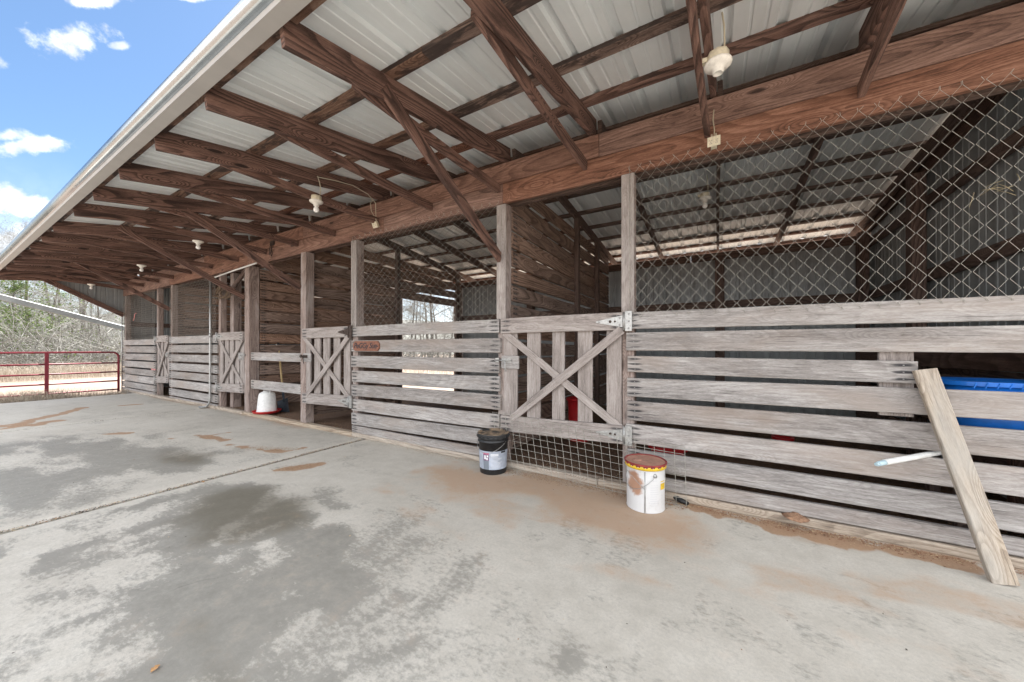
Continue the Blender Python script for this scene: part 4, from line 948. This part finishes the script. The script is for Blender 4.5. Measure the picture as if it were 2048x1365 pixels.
# shovel
SV = empty('shovel', (-6.83, .36, .05), 'dark-bladed shovel with yellow wooden handle and black grip in the open bay', 'shovel')
d0 = Vector((-.04, .0, .10)); d1 = Vector((-.52, .12, 1.33)) ; ax = (d1 - d0).normalized()
mb = MB(); mb.tube([d0 + ax * .33, d0 + ax * 1.12], .0165, 10); obj('handle', mb, M_YWOOD, SV)
mb = MB(); mb.tube([d0 + ax * 1.11, d1 - ax * .01, d1], [.019, .021, .015], 10); obj('grip', mb, M_BLACKP, SV)
mb = MB(); mb.tube([d0 + ax * .06, d0 + ax * .2, d0 + ax * .36], [.012, .021, .019], 10)
sd_ = Vector((.93, .25, .25)).normalized(); nn = ax.cross(sd_).normalized(); sd_ = nn.cross(ax).normalized(); NX, NY = 9, 8; b0 = len(mb.v)
for side_ in (0, 1):
    for j in range(NY + 1):
        for i in range(NX + 1):
            s_ = i / NX * 2 - 1; q = j / NY; wdt = .125 * (1 - .08 * q); L_ = .12 - q * .30
            mb.v.append(d0 + ax * L_ + sd_ * (s_ * wdt) + nn * (-.03 * (s_ * s_) + .02 * q * q + side_ * .003 + (.0)))
st_ = (NX + 1) * (NY + 1)
for side_ in (0, 1):
    for j in range(NY):
        for i in range(NX):
            a = b0 + side_ * st_ + j * (NX + 1) + i; q = (a, a + 1, a + NX + 2, a + NX + 1); mb.face(q if side_ else q[::-1], None, None, 0, True)
for v in mb.v: v.z = max(v.z, -.03)
obj('blade', mb, M_BLADE, SV)

# red tube gate closing the end of the apron
TG = empty('tube_gate', (-14.5, -.16, -.07), 'dark red tubular farm gate closing the far end of the apron', 'gate')
zs = [1.165, .87, .62, .37, .13]; Ly = 3.66
mb = MB(); R_ = .13
fr = [(0, 0, .06), (0, 0, zs[0] - R_)] + [(0, -R_ + R_ * math.cos(a), zs[0] - R_ + R_ * math.sin(a)) for a in [math.radians(k * 15) for k in range(1, 7)]]
fr += [(0, -Ly + R_, zs[0])] + [(0, -Ly + R_ - R_ * math.sin(a), zs[0] - R_ + R_ * math.cos(a)) for a in [math.radians(k * 15) for k in range(1, 7)]] + [(0, -Ly, .06)]
mb.tube(fr, .024, 10); obj('frame', mb, M_GATE, TG)
for z in zs[1:]:
    mb = MB(); mb.tube([(0, -.01, z), (0, -Ly + .01, z)], .0205, 10); obj('rail', mb, M_GATE, TG)
for yy in (-1.22, -2.44):
    mb = MB(); mb.beam((0.0, yy, .0), (0.0, yy, zs[0]), .062, .05, up=(1, 0, 0), nails=False); obj('upright', mb, M_GATE, TG)
mb = MB(); mb.tube([(0, .0, .58), (.03, .06, .60), (.06, .12, .66), (.06, .14, .62), (.02, .08, .56), (0, .0, .56)], .006, 6); mb.tube([(0, -.02, .62), (0, .1, .63)], .008, 6); obj('chain', mb, M_RUST, TG)
mb = MB(); mb.tube([(-14.5, -Ly - .3, -.12), (-14.5, -Ly - .3, 1.5)], .065, 14); obj('gate_post', mb, M_POST, None, 'round wooden gate post at the left end of the red gate', 'post')
# long grey metal boom beyond the gate
mb = MB(); mb.beam((-15.5, -5.2, 3.52), (-15.5, .9, 1.57), .05, .15, nails=False, segs=3, ch=.02); mb.tube([(-15.5, -4.9, -.1), (-15.5, -4.9, 3.4)], .05, 10); mb.tube([(-15.5, .8, -.1), (-15.5, .8, 1.6)], .03, 10)
obj('metal_boom', mb, simple('dull_galvanised', (.30, .32, .32), .5, .3, .15, 4), None, 'sloping grey metal beam reaching down behind the barn end', 'beam')

# loose mud heap on a slat, leaf, crumbs
mb = MB(); b0 = 0
mb.lathe([(.0, .03), (.012, .027), (.03, .019), (.05, .009), (.075, .0)], 18, (.462, -.075, .056))
for v in mb.v:
    q = mnoise.noise(Vector(v) * 60) * .014; v.z += q; v.x += mnoise.noise(Vector(v) * 55) * .008; v.y = min(v.y, -.05) if v.y > -.05 else v.y
mb.f = [tuple(reversed(f)) for f in mb.f]; obj('mud_clod', mb, M_DIRT, None, 'small clod of brown mud on the sill under the right stall slats', 'mud')
def leaf(x, y, a, s, label):
    mb = MB(); out = [(0, -.5), (.22, -.25), (.38, .05), (.22, .2), (.3, .42), (0, .6), (-.3, .4), (-.2, .2), (-.4, .0), (-.2, -.3)]
    for zz in (.0, .0012): 
        for (p, q) in out: mb.v.append(Vector((x + s * (p * math.cos(a) - q * math.sin(a)), y + s * (p * math.sin(a) + q * math.cos(a)), .007 + zz + .012 * abs(p) * 1.2 * s / .05)))
    mb.face(range(10, 20)); mb.face(list(range(10))[::-1])
    for i in range(10): j = (i + 1) % 10; mb.face((i, j, 10 + j, 10 + i))
    obj('fallen_leaf', mb, simple('dry_leaf', (.48, .27, .12), .7, 0, .3, 60), None, label, 'leaf')
leaf(-1.81, -2.64, .6, .03, 'dry brown leaf lying on the damp concrete at the front'); leaf(-3.97, -1.78, 1.5, .035, 'dry tan leaf caught at the concrete joint')
# crumbs of soil and chaff along the sill and in the joints
mb = MB()
def crumb(x, y, z, s, mi):
    b0 = len(mb.v); P = [Vector((rnd.gauss(0, 1), rnd.gauss(0, 1), rnd.uniform(.1, .9) * (1 if i == 3 else -.2))) for i in range(4)]
    for p in P: mb.v.append(Vector((x, y, z)) + p * s)
    for f in ((0, 1, 2), (0, 2, 3), (0, 3, 1), (1, 3, 2)): mb.face(tuple(b0 + i for i in f), None, None, mi)
for k in range(5200):
    x = rnd.uniform(-13, 2); y = -.082 - abs(rnd.gauss(0, .035)) ; crumb(x, y, .002, rnd.uniform(.001, .0042), rnd.choice((0, 0, 1, 2)))
for k in range(2500):
    x = rnd.gauss(.55, .55); y = -.09 - abs(rnd.gauss(0, .05)); crumb(x, y, .003, rnd.uniform(.0012, .0055), rnd.choice((0, 0, 1, 2)))
for k in range(2600):
    x = rnd.uniform(-1.9, -.2); y = rnd.uniform(-.12, -.2) + rnd.gauss(0, .03); crumb(x, y, .002, rnd.uniform(.001, .0045), rnd.choice((0, 1, 2)))
for k in range(4200):
    y = rnd.uniform(-5.5, -.1); x = J1 + .0 + rnd.gauss(0, .02); crumb(x, y, -.004, rnd.uniform(.0015, .006), rnd.choice((0, 3, 3, 1)))
for k in range(700):
    y = rnd.uniform(-5.5, -.1); x = J2 + rnd.gauss(0, .01); crumb(x, y, -.006, rnd.uniform(.0015, .006), rnd.choice((0, 3, 3)))
for P, r, n in (([(-3.75, -1.27), (-3.56, -.97)], .05, 900), ([(-4.9, -1.05), (-4.3, -.8)], .05, 1200), ([(-6.2, -1.1), (-5.55, -1.02)], .05, 500), ([(-9.6, -2.3), (-9.2, -2.1)], .1, 400)):
    for k in range(n): f = rnd.random(); crumb(P[0][0] * (1 - f) + P[1][0] * f + rnd.gauss(0, r), P[0][1] * (1 - f) + P[1][1] * f + rnd.gauss(0, r), .003, rnd.uniform(.001, .004), rnd.choice((0, 0, 1)))
for k in range(420): crumb(rnd.uniform(-9, 2.2), rnd.uniform(-3, -.2), .003, rnd.uniform(.0015, .0045), rnd.choice((0, 1, 3, 3)))
obj('soil_crumbs', mb, [M_DIRT, simple('straw_bit', (.55, .42, .26), .9), simple('red_soil', (.27, .13, .075), .95), simple('dark_grit', (.06, .05, .042), .9)], None, 'soil crumbs and straw scattered along the sill and joints', 'soil', None, 'stuff')
mb = MB()
for k in range(9000):
    x = rnd.uniform(-8.6, 1.9); y = rnd.uniform(.03, 1.0) ** 1.3; crumb(x, y, .03, rnd.uniform(.002, .008), rnd.choice((0, 0, 1, 2, 3)))
obj('stall_litter', mb, [M_DIRT, simple('straw_bit2', (.45, .33, .2), .9), simple('wood_shaving', (.22, .13, .08), .95), simple('dark_litter', (.06, .042, .03), .9)], None, 'brown bedding and droppings on the stall floors', 'litter', None, 'stuff')

# ------------------------------------------------------------------ vegetation
M_BARK = simple('pale_bark', (.16, .155, .14), .95, 0, .4, 6); M_BARKD = simple('dark_bark', (.10, .09, .08), .95, 0, .4, 6)
M_TWIG = simple('grey_twigs', (.235, .23, .21), .95, 0, .35, 2)
def leafmat(name, a, b2, c):
    m, t, b = mat(name); isl = t.new('ShaderNodeNewGeometry').outputs['Random Per Island']
    t.link(t.ramp(isl, [(0, a), (.5, b2), (1, c)]), b.inputs['Base Color']); b.inputs['Roughness'].default_value = .7; return m
M_PINE = leafmat('pine_needles', (.045, .085, .025), (.10, .17, .045), (.22, .30, .08))
M_GRASS = leafmat('dry_grass', (.19, .15, .11), (.32, .27, .21), (.45, .40, .33))
def bare_tree(seed, H, r0, lean=.1, dens=1.0):
    """returns trunk mesh builder and crown (branches, twigs) mesh builder"""
    R_ = random.Random(seed); tr = MB(); cr = MB()
    pts = []; p = Vector((0, 0, -.2)); d = Vector((R_.uniform(-lean, lean), R_.uniform(-lean, lean), 1)).normalized(); n = 9
    for k in range(n + 1):
        pts.append(p.copy()); p = p + d * (H * .82 / n); d = (d + Vector((R_.uniform(-.09, .09), R_.uniform(-.09, .09), .03))).normalized()
    rad = [r0 * (1 - k / n) ** 1.15 + .008 for k in range(n + 1)]; tr.tube(pts, rad, 8)
    def branch(p, d, L, r, lev):
        n = 4 if lev < 2 else 3; pp = [p.copy()]; q = p.copy(); dd = d.copy()
        for k in range(n):
            q = q + dd * (L / n); dd = (dd + Vector((R_.uniform(-.28, .28), R_.uniform(-.28, .28), R_.uniform(-.1, .2)))).normalized(); pp.append(q.copy())
        cr.tube(pp, [max(r * (1 - k / n * .8), .004) for k in range(n + 1)], 5 if lev == 0 else 3, cap=False, mi=0 if lev == 0 else 1)
        if lev < 3:
            m_ = {0: 7, 1: 5, 2: 4}[lev]
            for k in range(int(m_ * dens)):
                f = R_.uniform(.25, 1); i = min(int(f * n), n - 1); b = pp[i].lerp(pp[i + 1], f * n - i)
                nd = (dd * .6 + Vector((R_.gauss(0, .6), R_.gauss(0, .6), R_.gauss(.15, .45)))).normalized(); branch(b, nd, L * R_.uniform(.4, .65), r * .45, lev + 1)
    for k in range(int(13 * dens)):
        f = R_.uniform(.28, .98); i = min(int(f * n), n - 1); 
        i = min(int(f * 9), 8); b = pts[i].lerp(pts[i + 1], f * 9 - i); a = R_.uniform(0, 6.28)
        nd = Vector((math.cos(a), math.sin(a), R_.uniform(.15, .9))).normalized(); branch(b, nd, H * R_.uniform(.18, .34) * (1.15 - f * .6), r0 * .35 * (1.1 - f), 0)
    return tr, cr
protos = []
for k, (H, r0) in enumerate(((15, .17), (12, .12), (17, .2), (10, .1), (13, .15))):
    tr, cr = bare_tree(100 + k, H, r0, dens=.95); T = empty('bare_tree', (0, 0, 0), 'x', 'tree'); obj('trunk', tr, M_BARK if k % 2 else M_BARKD, T); obj('crown', cr, [M_BARK, M_TWIG], T); protos.append(T)
def pine_tree(seed, H):
    R_ = random.Random(seed); tr = MB(); tr.tube([(0, 0, -.2), (R_.uniform(-.2, .2), 0, H * .5), (0, R_.uniform(-.2, .2), H * .97)], [.2, .13, .03], 8); cr = MB()
    for k in range(85):
        f = R_.uniform(.12, 1) ; z = H * f; a = R_.uniform(0, 6.28); L = (1 - f) * H * .26 + .5; tip = Vector((math.cos(a) * L, math.sin(a) * L, z + R_.uniform(-.4, .5)))
        cr.tube([(0, 0, z - .2), tip], [.03, .008], 3, cap=False, mi=1)
        for j in range(70):
            g = R_.uniform(.35, 1.05); c = Vector((0, 0, z - .2)).lerp(tip, g) + Vector((R_.gauss(0, .17), R_.gauss(0, .17), R_.gauss(0, .12)))
            d = Vector((R_.gauss(0, 1), R_.gauss(0, 1), R_.gauss(.2, .6))).normalized() * R_.uniform(.08, .2); w_ = d.orthogonal().normalized() * .028; b0 = len(cr.v)
            cr.v += [c - w_, c + w_, c + d]; cr.face((b0, b0 + 1, b0 + 2), None, None, 0)
    return tr, cr
pp_ = []
for k, H in enumerate((9, 13)):
    tr, cr = pine_tree(300 + k, H); T = empty('pine_tree', (0, 0, 0), 'x', 'tree'); obj('trunk', tr, M_BARKD, T); obj('crown', cr, [M_PINE, M_BARKD], T); pp_.append(T)
used = set()
def plant(proto, x, y, s, rz, label, group):
    o = proto if proto.name not in used else copy_tree(proto); used.add(proto.name)
    o.location = (x, y, -.1); o.scale = (s, s, s * rnd.uniform(.9, 1.1)); o.rotation_euler = (0, 0, rz); tag(o, label, 'tree', group); return o
TR = random.Random(5)
def wedge(u, x):      # point at depth x along the sightline through column u of the view past the barn end
    d = FW + RT * ((u - 1025.5) / 701); return (x, CAMLOC.y + d.y / d.x * x)
front = [(55, -44, .8, 0, 'tall leafless tree beyond the red gate at the far left'), (190, -46, .85, 1, 'leafless tree with pale trunk beyond the red gate nearest the barn end'), (135, -40, .7, 3, 'short spreading leafless tree beyond the middle of the red gate'),
         (-40, -50, .6, 2, 'big leafless tree whose crown rises beside the gutter'), (212, -37, .5, 4, 'slim pale leafless sapling behind the gate latch end'), (90, -52, .8, 2, 'dark-trunked leafless tree seen left of the gate upright')]
for u, x, s, k, lb in front: px_, py_ = wedge(u, x); plant(protos[k], px_, py_, s, TR.uniform(0, 6), lb, 'bare trees beyond the gate')
for k in range(90):
    if k < 56: px_, py_ = wedge(TR.uniform(-260, 330), TR.uniform(-95, -50))
    elif k < 72: px_, py_ = wedge(TR.uniform(740, 960), TR.uniform(-34, -19))
    elif k < 82: px_ = TR.uniform(-58, -34); py_ = TR.uniform(-34, -8)
    else: px_ = TR.uniform(-46, 12); py_ = TR.uniform(24, 40)
    plant(protos[TR.randrange(5)], px_, py_, TR.uniform(.7, 1.1), TR.uniform(0, 6.28), 'leafless grey tree deep in the wood beyond the field', 'bare trees in the far wood')
for u, x, s, k, lb in ((28, -41, .72, 0, 'green pine at the left edge beyond the red gate'), (118, -60, .85, 1, 'green pine standing back among bare trees under the barn eave'), (-90, -50, .9, 1, 'tall green pine behind the gutter at the far left')):
    px_, py_ = wedge(u, x); plant(pp_[k], px_, py_, s, TR.uniform(0, 6.28), lb, 'pines beyond the gate')
# brushy understory that reads as one mass
mb = MB()
for k in range(9000):
    if k < 6500: x, y = wedge(TR.uniform(-420, 420), -30 - abs(TR.gauss(0, 14)))
    elif k < 7900: x, y = wedge(TR.uniform(700, 1000), -17 - abs(TR.gauss(0, 5)))
    else: x = TR.uniform(-46, 10); y = TR.uniform(22, 32)
    h = TR.uniform(.8, 5.0) * (1 if TR.random() < .6 else .5); p = Vector((x, y, -.1 + TR.uniform(0, h * .5))); d = Vector((TR.gauss(0, .7), TR.gauss(0, .7), TR.uniform(.2, 1.1))).normalized(); pts = [p.copy()]
    for j in range(4): p = p + d * (h / 5); d = (d + Vector((TR.gauss(0, .35), TR.gauss(0, .35), TR.gauss(-.08, .2)))).normalized(); pts.append(p.copy())
    mb.tube(pts, [.016, .013, .010, .007, .004], 3, cap=False, mi=TR.choice((0, 0, 1)))
obj('brush_thicket', mb, [M_TWIG, M_BARK], None, 'tangled leafless brush along the edge of the wood', 'brush', None, 'stuff')
mb = MB()
for k in range(7500):
    c = wedge(TR.uniform(-400, 400), TR.uniform(-52, -32)) + (TR.uniform(.2, 5.2) * TR.random(),) if k % 3 else wedge(TR.gauss(30, 40), TR.uniform(-38, -32)) + (TR.uniform(.8, 6.4),); c = Vector(c); c.x += 2 * math.sin(c.y); 
    if mnoise.noise(c * .6) < .02: continue
    for j in range(3):
        d = Vector((TR.gauss(0, 1), TR.gauss(0, 1), TR.gauss(0, 1))).normalized() * TR.uniform(.05, .12); w_ = d.orthogonal().normalized() * .04; b0 = len(mb.v); q = c + Vector((TR.gauss(0, .15), TR.gauss(0, .15), TR.gauss(0, .12)))
        mb.v += [q - w_, q + w_, q + d]; mb.face((b0, b0 + 1, b0 + 2))
obj('evergreen_shrubs', mb, leafmat('shrub_leaves', (.05, .09, .025), (.11, .17, .04), (.20, .25, .08)), None, 'scattered green leaves of shrubs at the wood edge', 'shrubs', None, 'stuff')
# dry grass by the gate and at the field edge
mb = MB()
def blade(x, y, h, mi=0):
    a = TR.uniform(0, 6.28); b0 = len(mb.v); w_ = Vector((math.cos(a), math.sin(a), 0)) * TR.uniform(.002, .004); l = Vector((TR.gauss(0, .3), TR.gauss(0, .3), 0)) * h; p = Vector((x, y, -.09))
    mb.v += [p - w_, p + w_, p + w_ * .7 + l * .35 + Z * h * .6, p - w_ * .7 + l * .35 + Z * h * .6, p + l + Z * h * (.8 if TR.random() < .5 else 1)]
    mb.face((b0, b0 + 1, b0 + 2, b0 + 3)); mb.face((b0 + 3, b0 + 2, b0 + 4))
for k in range(9000):
    y = TR.uniform(-6, -.1); x = -13.62 - abs(TR.gauss(0, .5)); dn = .5 + .5 * math.sin(y * 2.3 + 1); h = TR.uniform(.04, .14) + (.16 * dn if TR.random() < .3 else 0); blade(x, y, h)
for k in range(2600): blade(TR.gauss(-14.5, .3), TR.gauss(-1.55, .4), TR.uniform(.08, .34))
for k in range(9000): blade(*wedge(TR.uniform(-200, 300), TR.uniform(-28, -23)), TR.uniform(.2, .8))
for k in range(5000): blade(TR.uniform(-22, -10), TR.uniform(9, 17), TR.uniform(.2, .7))
obj('dry_grass', mb, M_GRASS, None, 'dry tan grass along the gate and field edge', 'grass', None, 'stuff')
